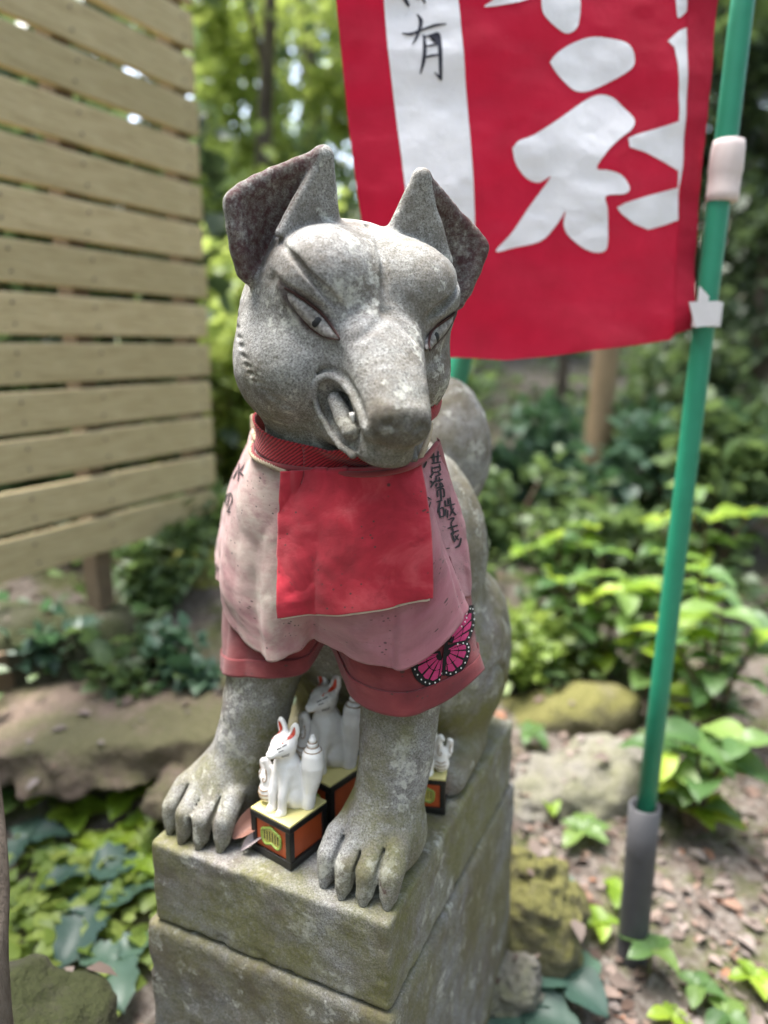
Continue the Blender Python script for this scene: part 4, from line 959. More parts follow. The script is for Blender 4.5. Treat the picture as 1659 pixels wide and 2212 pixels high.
for p_, w_ in (([(278, 132), (310, 136), (350, 122), (400, 108), (440, 104)], [6, 13, 9, 11, 5]), ([(334, 60), (347, 84), (342, 118), (330, 150), (314, 178)], [5, 15, 12, 10, 3]), ([(357, 140), (360, 190), (355, 245), (344, 288)], [8, 14, 13, 6]),
               ([(357, 152), (390, 142), (412, 145), (416, 215), (420, 312)], [7, 9, 14, 15, 11]), ([(424, 312), (412, 300), (396, 284)], [9, 10, 3]), ([(366, 187), (388, 184), (409, 181)], [7, 10, 7]), ([(364, 228), (388, 224), (412, 222)], [7, 10, 7]),
               ([(278, -12), (292, 8), (304, 28)], [9, 14, 8]), ([(350, -14), (356, 4), (364, 20)], [8, 12, 5]), ([(330, -12), (336, -2), (340, 8)], [8, 8, 3])): banner_stroke(p_, w_)
# folded hem along the pole side
banner_poly([(1484, -260), (1488, 0), (1486, 200), (1480, 420), (1468, 600), (1458, 733), (1464, 722), (1503, 709), (1511, 560), (1524, 380), (1537, 220), (1549, 80), (1556, 0), (1575, -260)], .0022, BRED, 'pole_hem', ban)

GRN = plain('green_plastic', (.018, .20, .115), .38, .15, 25, .4); PVC = plain('grey_pvc', (.055, .055, .06), .5, .2, 40, .3); WPL = plain('pinkish_white_plastic', (.62, .52, .50), .5, .12, 60, .3)
def straight(a, b, n=6): return np.linspace(a, b, n)
pb_ = at_v(1362, 2080, 1.10); p1 = at_v(1393, 1740, 1.10); p2 = at_v(1604, 0, 1.13); p3 = p1 + (p2 - p1) * 1.25
pole = tag(empty('banner_pole', pb_ + np.array([0, 0, -.15])), 'green plastic banner pole standing in a grey pipe beside the pedestal', 'pole')
Lp = np.array(pole.location)
V, Fc = tube(straight(pb_ * .3 + p1 * .7 - Lp, p3 - Lp), .0154, 20); mobj('pole_tube', V, Fc, GRN, pole)
q = at_v(1567, 370, 1.126); dx = (p2 - p1) / np.linalg.norm(p2 - p1)
V, Fc = tube(np.array([q - dx * .042, q - dx * .040, q - dx * .030, q - dx * .026, q - dx * .004, q, q + dx * .030, q + dx * .040, q + dx * .041]) - Lp, [.0185, .0215, .0222, .0215, .0222, .0232, .0222, .0205, .018], 24); mobj('joint_sleeve', V, Fc, WPL, pole)
soc = tag(empty('pipe_socket', pb_ + np.array([0, 0, -.2])), 'grey plastic pipe driven into the ground holding the green pole', 'pipe'); Ls = np.array(soc.location)
a_ = pb_ + np.array([0, 0, -.12]); b_ = p1 + (p1 - pb_) / np.linalg.norm(p1 - pb_) * .0
Vo, Fo = tube(straight(a_ - Ls, b_ - Ls), .0255, 24, False); Vi, Fi = tube(straight(a_ - Ls, b_ - Ls), .0215, 24, False); k = len(Vo)
rim = [(k - 24 + j, k - 24 + (j + 1) % 24, 2 * k - 24 + (j + 1) % 24, 2 * k - 24 + j) for j in range(24)]
mobj('pipe', np.vstack([Vo, Vi]), Fo + [tuple(i + k for i in f[::-1]) for f in Fi] + rim, PVC, soc)
# white cloth tab that ties the banner's corner to the pole
tabm = plain('white_tape', (.66, .63, .64), .75, .1, 60)
tab = []
for pts in ([(1489, 652), (1556, 650), (1552, 700), (1502, 708)], [(1512, 618), (1532, 640), (1530, 652), (1508, 654)]):
    P = np.array([at_v(x, y, 1.075) for x, y in pts]); N_ = np.cross(P[1] - P[0], P[2] - P[0]); N_ /= np.linalg.norm(N_)
    tab.append((np.vstack([P, P + N_ * .0025]), [(0, 1, 2, 3), (7, 6, 5, 4), (0, 4, 5, 1), (1, 5, 6, 2), (2, 6, 7, 3), (3, 7, 4, 0)]))
qt = at_v(1528, 680, 1.112)
lp = []
for j in range(21):
    a = 2 * math.pi * j / 20; lp.append(qt + .0195 * (CR * math.cos(a) + CFL * math.sin(a)))
lp = np.array(lp); tab.append((np.vstack([lp + dx * .017, lp - dx * .017]), [(j, j + 1, j + 22, j + 21) for j in range(20)]))
tb = obj('tie_tab', mesh_data('tie_tab', join(tab)[0] - qt, join(tab)[1], tabm, False), ban); tb.location = qt - BLOC; tag(tb, 'white cloth tab tying the corner to the pole')
# second, leaning pole behind the tail
g0 = at_v(985, 815, 1.34); g1 = at_v(1150, 120, 1.42); dd = (g1 - g0); gb = g0 - dd / dd[2] * (g0[2] - .1)
V, Fc = tube(straight(gb - gb, g0 + dd * 1.4 - gb), .0215, 18); o = mobj('leaning_pole', V, Fc, GRN, None, loc=gb); tag(o, 'leaning green pole showing between the fox and the banner above its tail', 'pole')
# ------------------------------------------------------------------ ground, rocks, fence
def lerp(x, xs, ys): return np.interp(x, xs, ys)
def ground_h(u, v):
    """height of the ground u metres right of and v metres ahead of the camera"""
    u = np.asarray(u, float); v = np.asarray(v, float)
    L = lerp(v, [-30, 0, .6, 1.0, 1.35, 1.6, 2.0, 3, 5, 8, 14, 60], [-.6, -.12, -.03, .06, .13, .26, .40, .58, .95, 1.5, 2.6, 12])
    Rr = lerp(v, [-30, 0, .8, 1.1, 1.5, 2.0, 3, 4, 6, 9, 14, 60], [-.6, -.12, -.02, .015, .11, .20, .36, .46, .72, 1.35, 2.6, 12])
    k = 1 / (1 + np.exp(-(u - .05) * 7)); P = np.stack([u, v, 0 * u], -1)
    return L * (1 - k) + Rr * k + .035 * fbm(P, 1.3, 3, 11) * np.clip(v, .3, 2) / 1.2 + .012 * fbm(P, 6, 3, 12)
def ground_at(u, v): return cv(u, v, float(ground_h(np.array([u]), np.array([v]))[0]))
m = M('forest_soil', .95, .15); n1 = m.noise(7, 7, .68); n2 = m.noise(60, 5, .7)
c = m.ramp(n2, (.3, (.055, .040, .033)), (.5, (.105, .088, .076)), (.68, (.185, .165, .15))); c = m.mix(m.ramp(n1, (.48, 0.), (.6, .8)), c, m.mix(n2, (.03, .04, .012), (.09, .10, .03)))
c = m.mix(m.ramp(m.voro(45, out='Distance'), (.12, .7), (.25, 0.)), c, m.mix(n1, (.18, .16, .145), (.13, .085, .06)))
m.color(c); m.bump(n2, .8, .012); m.bump(m.noise(200, 4), .5, .004); SOIL = m.m
uu = np.concatenate([np.linspace(-40, -4, 20)[:-1], np.linspace(-4, 5, 150), np.linspace(5, 40, 20)[1:]]); vv_ = np.concatenate([np.linspace(-20, .1, 12)[:-1], np.linspace(.1, 6, 150), np.linspace(6, 60, 40)[1:]])
UU, VV = np.meshgrid(uu, vv_, indexing='ij'); Hh_ = ground_h(UU, VV); XY = CAMP[:2] + UU[..., None] * rgt + VV[..., None] * fwd
GV = np.concatenate([XY, Hh_[..., None]], -1).reshape(-1, 3)
tag(mobj('ground', GV, grid_faces(len(uu), len(vv_)), SOIL), 'leaf-strewn brown forest floor rising behind the statue', kind='structure')

def rockmat(name, a, b, moss, amt, mlo=.40, mhi=.6):
    m = M(name, .93, .2); n1 = m.noise(9, 6, .65); n2 = m.noise(90, 4, .6); c = m.mix(n1, a, b); c = m.mix(m.ramp(n2, (.3, .5), (.6, 0.)), c, tuple(v * .5 for v in a))
    nz = m.sep(m.n('NewGeometry').outputs['Normal'], 2)
    k = m.math('MULTIPLY', m.ramp(m.noise(5, 6, .7), (mlo, 0.), (mhi, 1.)), m.ramp(nz, (.1, .45), (.75, 1.)))
    c = m.mix(m.math('MULTIPLY', k, amt), c, m.mix(m.noise(160, 3), tuple(v * .5 for v in moss), tuple(v * 1.4 for v in moss))); m.color(c); m.bump(n1, .8, .03); m.bump(m.noise(32, 6, .7), .7, .012); m.bump(n2, .6, .006); return m.m
R_GREY = rockmat('grey_rock', (.12, .11, .10), (.23, .215, .195), (.13, .14, .04), .45); R_MOSS = rockmat('mossy_rock', (.10, .085, .065), (.18, .16, .13), (.115, .11, .032), .9, .25, .45)
R_DARK = rockmat('dark_mossy_rock', (.04, .036, .03), (.085, .075, .062), (.032, .038, .013), .9, .3, .5); R_SLAB = rockmat('slab_stone', (.085, .062, .048), (.25, .19, .15), (.085, .09, .035), .7, .42, .56); R_YEL = rockmat('yellow_moss_rock', (.25, .21, .14), (.33, .28, .2), (.30, .32, .06), .95, .25, .5)
ROCKS = []
def rock(c, r, rot, mat, label, seed, pw=2.6, h=None, amp=.12):
    c = np.array(c, float); r = np.array(r, float); Rm = rotz(rot[2]) @ roty(rot[1]) @ rotx(rot[0]); R0 = r.max()
    def fn(P):
        q = P @ Rm; g = (np.sum(np.abs(q / r) ** pw, axis=1)) ** (1 / pw); d = (g - 1) * r.min()
        return (d + r.min() * (amp * 1.6 * fbm(P / R0, 1.7, 3, seed) + amp * .4 * fbm(P / R0, 7, 3, seed + 3))).astype(f32)
    e = np.abs(Rm) @ r * 1.25 + .02; V, Q = surface_nets(fn, -e, e, h or R0 / 26, 3); ROCKS.append((V + c, Q))
    return tag(mobj('rock', V, Q, mat, loc=c), label, 'rock', 'rocks around the statue')
def yaw(a): return YAW + math.radians(a)
def pxg(x, y, v, dz=0.): p = at_v(x, y, v); return p + np.array([0, 0, dz])
rock(pxg(1195, 1545, 1.78, -.015), (.21, .09, .075), (0, -.20, yaw(8)), R_MOSS, 'long mossy rock behind the grey boulder, right of the pedestal', 2)
rock(pxg(1245, 1690, 1.52, -.03), (.19, .11, .10), (.1, -.25, yaw(5)), R_GREY, 'pale grey boulder between the pedestal and the pole', 5)
rock(pxg(1150, 1930, 1.10, -.07), (.085, .10, .115), (0, .15, yaw(-20)), R_MOSS, 'mossy brown rock low beside the pedestal, in front of the pipe', 9)
rock(pxg(1085, 2060, 1.0, -.05), (.06, .06, .055), (0, 0, yaw(10)), R_GREY, 'small pale stone against the side of the pedestal', 12)
rock(pxg(1600, 1935, 1.45, -.03), (.15, .07, .045), (0, .05, yaw(-25)), R_DARK, 'dark flat rock lying right of the pipe under the shrub', 15)
rock(pxg(190, 1575, 1.50, .02), (.34, .17, .038), (.06, -.07, yaw(6)), R_SLAB, 'broad brown stone slab left of the fox', 21, 10., amp=.22, h=.008)
rock(pxg(440, 1560, 1.62, -.02), (.13, .12, .09), (0, 0, yaw(0)), R_SLAB, 'brown stone behind the foreleg of the fox', 23)
rock(pxg(90, 1380, 1.75, -.06), (.26, .14, .14), (0, .1, yaw(10)), R_DARK, 'dark stone below the fence at the left', 25)
rock(pxg(445, 1240, 2.05, .0), (.11, .09, .075), (0, -.2, yaw(0)), R_YEL, 'yellow-green mossy boulder under the end of the fence', 27)
rock(pxg(30, 2240, .70, -.07), (.10, .13, .09), (.1, .35, yaw(15)), R_DARK, 'dark mossy boulder in the near left corner', 31, amp=.08)
rock(pxg(430, 1690, 1.32, -.02), (.10, .08, .05), (0, 0, yaw(12)), R_SLAB, 'low brown stone just left of the paw', 35)
rock(pxg(1330, 1290, 2.9, -.05), (.25, .14, .10), (0, 0, yaw(12)), R_GREY, 'grey rock far behind among the green plants', 37)

# slatted fence
m = M('weathered_board', .85, .2); mp = m.co('Object', (1.2, 14, 14)); g1 = m.noise(6, 6, .65, mp, .6); g2 = m.noise(40, 3, .6, mp)
c = m.ramp(g1, (.3, (.34, .265, .14)), (.5, (.48, .39, .22)), (.72, (.58, .485, .30))); c = m.mix(m.rand(), c, m.mix(.35, c, (.22, .19, .09))); c = m.mix(m.ramp(g2, (.55, 0.), (.75, .4)), c, (.14, .12, .07)); m.color(c); m.bump(g1, .25, .003); BOARD = m.m
POST = plain('fence_post', (.13, .095, .06), .9, .4, 30); NAIL = plain('nail_head', (.05, .05, .055), .5)
f_r = at_v(448, 752, 2.16); f_l = at_v(0, 752, 1.58); fd = f_r - f_l; fd[2] = 0; FL = np.linalg.norm(fd[:2]); fd /= FL; fl0 = f_r - fd * (FL + 1.6); LEN = FL + 1.6
fence = tag(empty('slatted_fence', (fl0[0], fl0[1], .40), math.atan2(fd[1], fd[0])), 'weathered tan fence of horizontal boards at the left', 'fence')
pitch = .1042; bw = .0865; zc0 = float(at_v(448, 1085, 2.16)[2])
plank = {}
for i in range(17):
    z = zc0 + i * pitch - .40 + random.uniform(-.002, .002)
    V, Fc = box((0, -.010, -bw / 2), (LEN + random.uniform(-.006, .004), .010, bw / 2), .0025, 1)
    b = mobj('board', V, Fc, BOARD, fence, smooth=False, loc=(0, 0, z), rot=(0, random.uniform(-.0012, .0012), 0))
    for xp in (LEN - .045, LEN - .40, LEN - .62, LEN - 1.0):
        for dz in (-.022, .022):
            n_ = obj('nail', bpy.data.meshes.get('nail') or mesh_data('nail', *tube([(0, -.0004, 0), (0, .004, 0)], .0032, 8), NAIL), b, loc=(xp + random.uniform(-.006, .006), -.0112, dz))
for xp in (LEN - .045, LEN - .42, LEN - 1.0, LEN - 1.9):
    V, Fc = box((xp - .024, .0105, -.55), (xp + .024, .06, 1.75), .003); mobj('post', V, Fc, POST, fence, smooth=False)
V, Fc = box((0, .08, -.12), (LEN, .12, -.02), .003); mobj('rail', V, Fc, POST, fence, smooth=False)
# slim trunk cut by the left edge of the picture
BARK = M('bark', .95, .15); n1 = BARK.noise(18, 6, .7, BARK.co('Object', (1, 1, .35))); BARK.color(BARK.ramp(n1, (.3, (.045, .035, .028)), (.55, (.13, .105, .085)), (.75, (.22, .19, .16)))); BARK.bump(n1, .8, .012); BARK = BARK.m
P = spl([pxg(-2, 2260, .62, -.5), pxg(2, 2212, .62), pxg(-4, 1900, .66), pxg(-22, 1680, .70), pxg(-60, 1400, .72)], 20); V, Fc = tube(P - P[0], np.linspace(.012, .009, 20), 10)
t_ = mobj('sapling', V, Fc, BARK, loc=P[0]); tag(t_, 'thin blurred grey stem at the left edge in front of everything', 'stem')
# ------------------------------------------------------------------ plants
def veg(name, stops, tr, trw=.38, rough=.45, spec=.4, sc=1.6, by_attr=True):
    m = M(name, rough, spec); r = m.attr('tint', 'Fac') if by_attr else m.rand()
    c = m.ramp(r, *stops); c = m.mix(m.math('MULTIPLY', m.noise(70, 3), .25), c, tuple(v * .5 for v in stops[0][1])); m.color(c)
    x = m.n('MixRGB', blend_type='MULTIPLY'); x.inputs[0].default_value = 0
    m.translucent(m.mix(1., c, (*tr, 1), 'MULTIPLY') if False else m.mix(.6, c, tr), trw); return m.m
V_BRIGHT = veg('bright_leaf', ((0., (.12, .19, .035)), (.5, (.22, .30, .065)), (1., (.34, .41, .11))), (.52, .60, .16), .55)
V_MID = veg('green_leaf', ((0., (.040, .078, .030)), (.5, (.080, .130, .050)), (1., (.13, .19, .075))), (.22, .32, .09), .42)
V_DARK = veg('dark_leaf', ((0., (.030, .052, .026)), (.5, (.052, .085, .042)), (1., (.09, .13, .06))), (.14, .20, .07), .38)
V_COOL = veg('cool_leaf', ((0., (.035, .075, .050)), (.5, (.055, .11, .070)), (1., (.09, .16, .085))), (.12, .25, .09), .3)
V_YG = veg('yellow_green_leaf', ((0., (.08, .14, .025)), (.5, (.14, .21, .04)), (1., (.20, .27, .06))), (.34, .44, .09), .45)
V_BROAD = veg('broad_leaf', ((0., (.045, .100, .032)), (.5, (.085, .160, .050)), (1., (.16, .24, .06))), (.24, .40, .07), .4, by_attr=False)
V_YOUNG = veg('young_leaf', ((0., (.13, .22, .02)), (.5, (.20, .31, .03)), (1., (.28, .38, .04))), (.45, .58, .05), .45, by_attr=False)
V_TEAL = veg('bluish_leaf', ((0., (.030, .066, .050)), (.5, (.050, .10, .075)), (1., (.075, .13, .09))), (.08, .16, .08), .22, by_attr=False)
V_LITTER = veg('leaf_litter', ((0., (.07, .045, .035)), (.35, (.14, .11, .095)), (.7, (.22, .19, .175)), (.93, (.20, .13, .10)), (1., (.28, .13, .075))), (.2, .09, .05), .1, .8, .15)
STEM = plain('green_stem', (.11, .12, .045), .7, .3, 50); TWIG = plain('brown_stem', (.10, .07, .045), .85, .3, 60)

LS = np.array([(0, 0, 0), (-.5, .38, .10), (0, .42, 0), (.5, .38, .10), (-.34, .74, .03), (0, .75, -.03), (.34, .74, .03), (0, 1.06, -.14)])   # one leaf, unit length
LF = [(0, 2, 1), (0, 3, 2), (1, 2, 5, 4), (2, 3, 6, 5), (4, 5, 7), (5, 6, 7)]
LT = np.array([(0, 2, 1), (0, 3, 2), (1, 2, 5), (1, 5, 4), (2, 3, 6), (2, 6, 5), (4, 5, 7), (5, 6, 7)])
def leaves(name, pos, dirs, size, mat, parent=None, loc=(0, 0, 0), width=.8, tint=None, ups=None):
    """a mesh of many single leaves: position, pointing direction, size"""
    n = len(pos); D = dirs / (np.linalg.norm(dirs, axis=1)[:, None] + 1e-9)
    U = np.tile([0, 0, 1.], (n, 1)) + rng.normal(0, .45, (n, 3)) if ups is None else ups
    S = np.cross(D, U); S /= np.linalg.norm(S, axis=1)[:, None] + 1e-9; N = np.cross(S, D); size = np.broadcast_to(size, (n,))
    V = pos[:, None] + size[:, None, None] * (LS[None, :, 0, None] * width * S[:, None] + LS[None, :, 1, None] * D[:, None] + LS[None, :, 2, None] * N[:, None])
    Q = (LT[None] + (np.arange(n) * len(LS))[:, None, None]).reshape(-1, 3)
    me = mesh_data(name, V.reshape(-1, 3) - np.asarray(loc), Q, mat)
    tint = rng.random(n) if tint is None else tint
    at = me.attributes.new('tint', 'FLOAT', 'POINT'); at.data.foreach_set('value', np.repeat(tint, len(LS)).astype(np.float32))
    return obj(name, me, parent, loc=(0, 0, 0) if parent else loc)
def clumps(n, ctr, rad, k=14, fill=.5):
    """leaf positions gathered in uneven clumps inside an ellipsoid, with gaps between them"""
    cs = rng.normal(0, 1, (k, 3)); cs /= np.linalg.norm(cs, axis=1)[:, None]; cs *= (fill + (1 - fill) * rng.random((k, 1))) ; w = rng.random(k) + .25
    i = rng.choice(k, n, p=w / w.sum()); cr = .20 + .22 * rng.random(k)
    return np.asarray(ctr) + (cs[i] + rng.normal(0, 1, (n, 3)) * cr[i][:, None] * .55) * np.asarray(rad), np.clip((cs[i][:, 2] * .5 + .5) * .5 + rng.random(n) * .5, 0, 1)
def outward(pos, ctr, droop=.4):
    d = pos - np.asarray(ctr); d /= np.linalg.norm(d, axis=1)[:, None] + 1e-9; return d * .6 + rng.normal(0, .6, d.shape) + np.array([0, 0, -droop])
def tree(base, h, lean, r0, crowns, mat, label, size, n, name='forest_tree', cat='tree', trunk=True, group='trees of the wood behind', bark=None):
    """crowns: (du, dv, z above the base, radii)"""
    base = np.asarray(base, float); root = tag(empty(name, base), label, cat, group)
    if trunk:
        P = spl([np.array([0, 0, -.3]), np.array([lean[0] * .2, lean[1] * .2, h * .3]), np.array([lean[0] * .6, lean[1] * .6, h * .65]), np.array([lean[0], lean[1], h])], 16)
        V, Fc = tube(P, np.linspace(r0 * 1.25, r0 * .45, 16), 12); parts = [(V, Fc)]
        for du, dv, z, rr in crowns:
            e = rgt.tolist(); tgt = np.array([*(du * rgt + dv * fwd), z]); st = P[min(15, int(15 * min(z / h * .7, .95)))]
            parts.append(tube(spl([st, st * .5 + tgt * .5 + np.array([0, 0, .08 * h]), tgt], 8), np.linspace(r0 * .4, r0 * .12, 8), 7))
        mobj('trunk', *join(parts), bark or BARK, root)
    ps, ts, ds = [], [], []
    for du, dv, z, rr in crowns:
        ctr = base + np.array([*(du * rgt + dv * fwd), z]); R3 = np.array([rr[0], rr[1], rr[2]])
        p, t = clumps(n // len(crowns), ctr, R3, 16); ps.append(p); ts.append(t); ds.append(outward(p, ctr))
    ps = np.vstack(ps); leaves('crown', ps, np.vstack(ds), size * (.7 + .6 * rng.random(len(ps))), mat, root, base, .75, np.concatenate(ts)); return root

# --- wood behind, from left to right
def gpx(x, v): d = ray(x, 752); u = (d @ CR) / (d @ CFL) * v; return ground_at(u, v)
tree(gpx(560, 4.6), 3.2, (.2, .1), .05, [(0, 0, 1.0, (.75, .6, .6)), (.1, .2, 1.9, (.8, .6, .6)), (-.3, 0, 2.7, (.9, .7, .6))], V_BRIGHT, 'bright yellow-green tree beyond the end of the fence', .085, 5200)
tree(gpx(690, 6.0), 4.2, (-.2, .1), .07, [(0, 0, .9, (.9, .7, .6)), (.3, .2, 2.2, (.9, .7, .7)), (-.4, 0, 3.6, (1.2, .9, .8))], V_MID, 'green tree behind the ear of the fox', .10, 3200)
tree(gpx(470, 6.6), 4.0, (.1, .1), .06, [(0, 0, 1.0, (1.0, .7, .7)), (-.2, .1, 2.4, (1.1, .7, .8)), (.2, 0, 3.8, (1.2, .8, .7))], V_MID, 'green tree standing far behind the edge of the fence', .11, 2600)
tree(gpx(200, 4.0), 3.4, (.1, .1), .05, [(0, 0, .7, (.8, .5, .5)), (-.6, 0, 1.6, (1.0, .5, .6)), (.3, .1, 2.3, (.8, .5, .6))], V_DARK, 'dark tree glimpsed between the boards of the fence', .10, 3600)
tree(gpx(1297, 3.0), 2.6, (.12, .1), .050, [(.3, .3, 2.3, (.9, .7, .5)), (-.4, .4, 2.7, (.9, .7, .5))], V_MID, 'tree with a bare pale brown trunk below the banner', .085, 2600, bark=plain('pale_bark', (.24, .17, .10), .9, .4, 14))
tree(gpx(1215, 5.2), 3.2, (.1, .1), .035, [(0, 0, 1.6, (.7, .6, .5)), (.2, 0, 2.6, (.8, .6, .6))], V_COOL, 'thin-stemmed tree left of the bare brown trunk', .085, 3000)
tree(gpx(1480, 5.4), 3.6, (-.1, .1), .06, [(0, 0, 1.2, (.9, .6, .6)), (.4, 0, 2.2, (.9, .7, .7)), (-.2, 0, 3.2, (1.0, .7, .7))], V_DARK, 'dark green tree right of the pole', .09, 4800)
tree(gpx(1640, 4.4), 3.2, (.1, .1), .07, [(0, 0, .9, (.7, .5, .5)), (.2, 0, 1.9, (.8, .6, .6)), (0, 0, 2.8, (.9, .7, .6))], V_DARK, 'dark leafy tree at the upper right edge', .085, 4600)
tree(gpx(1000, 7.5), 4.5, (.1, .1), .08, [(0, 0, 1.2, (1.2, .8, .8)), (.4, 0, 2.6, (1.3, .8, .9)), (-.3, 0, 4.0, (1.4, .9, .9))], V_COOL, 'pale green tree hidden by the banner', .12, 4200)
tree(gpx(1560, 8.5), 5.0, (.1, .1), .09, [(0, 0, 1.0, (1.6, .8, .8)), (.8, 0, 2.6, (1.6, .8, 1.)), (-.6, 0, 4.4, (1.7, .9, 1.))], V_MID, 'broad green tree far back at the right', .13, 4600)
tree(gpx(600, 9.5), 5.2, (.1, .1), .09, [(0, 0, 1.0, (1.8, .8, .9)), (.8, 0, 2.6, (1.8, .8, 1.)), (-.6, 0, 4.6, (1.9, .9, 1.1))], V_BRIGHT, 'sunlit tree farthest back at the left', .13, 2600)

# --- unseen trees added round the clearing to block low side light from the sky
for i, (u, v, r_) in enumerate([(-3.2, .4, 1.), (-3.8, -2.4, 1.1), (-1.6, -4.4, 1.2), (1.2, -4.6, 1.2), (3.6, -3.0, 1.1), (4.2, -.2, 1.1), (4.0, 2.6, 1.)]):
    tree(ground_at(u, v), 4.5, (.1, .1), .09, [(0, 0, 1.5, (1.3 * r_, 1.1 * r_, .9)), (.2, .1, 2.8, (1.4 * r_, 1.2 * r_, .9)), (-.2, 0, 4.1, (1.5 * r_, 1.3 * r_, .9)), (.1, .1, 5.4, (1.5 * r_, 1.3 * r_, .9))], V_MID, ['unseen leafy tree added beside the fence, left of the picture', 'unseen leafy tree added behind the viewer at the left', 'unseen leafy tree added straight behind the viewer, left of two', 'unseen leafy tree added straight behind the viewer, right of two', 'unseen leafy tree added behind the viewer at the right', 'unseen leafy tree added just right of the viewer', 'unseen leafy tree added right of the picture beyond the pole'][i],   .18, 3600, group='unseen trees added to block side light')

# --- bushes and low plants of the middle distance
def bush(c, rad, mat, label, size, n, k=12, group='low plants on the slope'):
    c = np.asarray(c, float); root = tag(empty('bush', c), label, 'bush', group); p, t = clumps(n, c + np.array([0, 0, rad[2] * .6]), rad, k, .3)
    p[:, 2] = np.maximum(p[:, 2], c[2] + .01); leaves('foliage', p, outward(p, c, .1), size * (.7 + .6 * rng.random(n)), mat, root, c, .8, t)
    parts = [tube(spl([np.array([0, 0, -.05]), np.array([a * .4, b * .4, rad[2] * .5]), np.array([a, b, rad[2]])], 6), np.linspace(.008, .003, 6), 6) for a, b in rng.normal(0, 1, (6, 2)) * rad[0] * .45]
    for V, Fc in parts: mobj('stem', V, Fc, TWIG, root)
    return root
for x, v, rad, mat, sz, n, lb in [
    (1120, 2.7, (.34, .26, .22), V_MID, .055, 900, 'bright green bush just right of the tail of the fox'), (1380, 2.45, (.24, .22, .15), V_MID, .055, 600, 'green bush below the bare trunk'),
    (1480, 2.9, (.42, .3, .28), V_COOL, .07, 900, 'bluish green bush behind the pole'), (1600, 2.6, (.36, .3, .30), V_MID, .075, 800, 'green bush at the right edge behind the broad leaves'),
    (1160, 3.4, (.34, .3, .26), V_COOL, .07, 900, 'pale green bush left of the bare trunk'), (1440, 3.8, (.42, .35, .34), V_MID, .07, 900, 'mid green bush right of the bare trunk'),
    (1080, 1.95, (.17, .14, .10), V_YG, .038, 700, 'small yellow-green plant against the back of the pedestal'), (1190, 2.05, (.22, .16, .11), V_YG, .042, 700, 'bright low plant above the mossy rock'),
    (1560, 3.6, (.5, .3, .4), V_DARK, .07, 900, 'dark bush in the shade at the right'), (520, 2.9, (.36, .30, .42), V_BRIGHT, .06, 2600, 'sunny bush at the end of the fence'),
    (600, 3.4, (.5, .35, .60), V_BRIGHT, .07, 2400, 'yellow-green bush behind the cheek of the fox'), (700, 4.0, (.45, .3, .6), V_MID, .075, 900, 'tall green bush behind the head of the fox'),
    (960, 3.2, (.4, .3, .34), V_MID, .065, 800, 'bush hidden behind the fox and its tail'), (300, 1.95, (.18, .13, .12), V_MID, .045, 420, 'green plant below the fence'), (90, 1.72, (.14, .10, .10), V_COOL, .042, 300, 'small plant under the left part of the fence'),
    (400, 2.2, (.20, .14, .11), V_MID, .05, 420, 'plant beside the yellow-green boulder'), (230, 1.62, (.15, .11, .10), V_MID, .045, 360, 'green plant behind the stone slab'), (380, 1.58, (.12, .09, .08), V_COOL, .042, 260, 'small green plant at the back edge of the slab')]:
    bush(gpx(x, v), rad, mat, lb, sz, n)

for x, v, rad, lb in [(40, 2.35, (.42, .20, 1.0), 'dark bush added to shade the gaps in the left part of the fence'), (230, 2.75, (.45, .22, 1.1), 'dark bush added to shade the gaps in the middle of the fence')]:  # dark bushes added behind the boards so the gaps look shaded
    bush(gpx(x, v), rad, V_DARK, lb, .10, 1050, 26, 'bushes added to darken the fence gaps')

# --- broad-leaved shrubs at the right: every leaf on its own
def big_leaf(name, mat, wd=.34, wave=.04, n=8, serr=0.):
    V = []
    for i in range(n):
        t = i / (n - 1); w = wd * math.sin(math.pi * (t ** .75)) ** .75 * (1 + serr * (-1) ** i) + .004
        for sg in (-1, -.5, 0, .5, 1): V.append((sg * w, t, -.30 * t * t + abs(sg) * w * .35 + wave * math.sin(9 * t + sg * 2) * abs(sg)))
    return mesh_data(name, V, [(5 * i + j, 5 * i + j + 1, 5 * i + j + 6, 5 * i + j + 5) for i in range(n - 1) for j in range(4)], mat)
BL = {'broad': big_leaf('leaf_broad', V_BROAD), 'young': big_leaf('leaf_young', V_YOUNG, .38), 'teal': big_leaf('leaf_bluish', V_TEAL, .36, .05, 11, .12), 'round': big_leaf('leaf_round', V_TEAL, .46)}
def orient(d, roll=0.):
    d = Vector(d).normalized(); q = d.to_track_quat('Y', 'Z'); return (q.to_matrix() @ Matrix.Rotation(roll, 3, 'Y')).to_euler()
def shrub(base, stems, kind, size, label, cat='shrub', name='broad_leaved_shrub', per=3, group='broad-leaved shrubs beside the pole', young=.2):
    """stems: (du, dv, height); leaves in pairs up each stem"""
    base = np.asarray(base, float); root = tag(empty(name, base), label, cat, group)
    for du, dv, h in stems:
        tip = np.array([*(du * rgt + dv * fwd), h]); P = spl([np.array([0, 0, -.06]), tip * np.array([.35, .35, .5]), tip], 10); V, Fc = tube(P, np.linspace(.0065, .003, 10) * (size / .09), 6); mobj('stem', V, Fc, TWIG, root)
        a0 = random.uniform(0, 6)
        for k in range(per):
            p = P[int(9 * (1 - k * .8 / max(per, 1)))]
            for j in range(2 if k else 3):
                a = a0 + k * 1.57 + j * math.pi * (1 if k else .67); d = (math.cos(a), math.sin(a), random.uniform(-.05, .45))
                sc = size * random.uniform(.7, 1.15) * (1 - .12 * (k == 0)); o = obj('leaf', BL['young' if random.random() < young else kind], root, loc=p, rot=orient(d, random.uniform(-.35, .35)), scale=(sc, sc, sc))
    return root
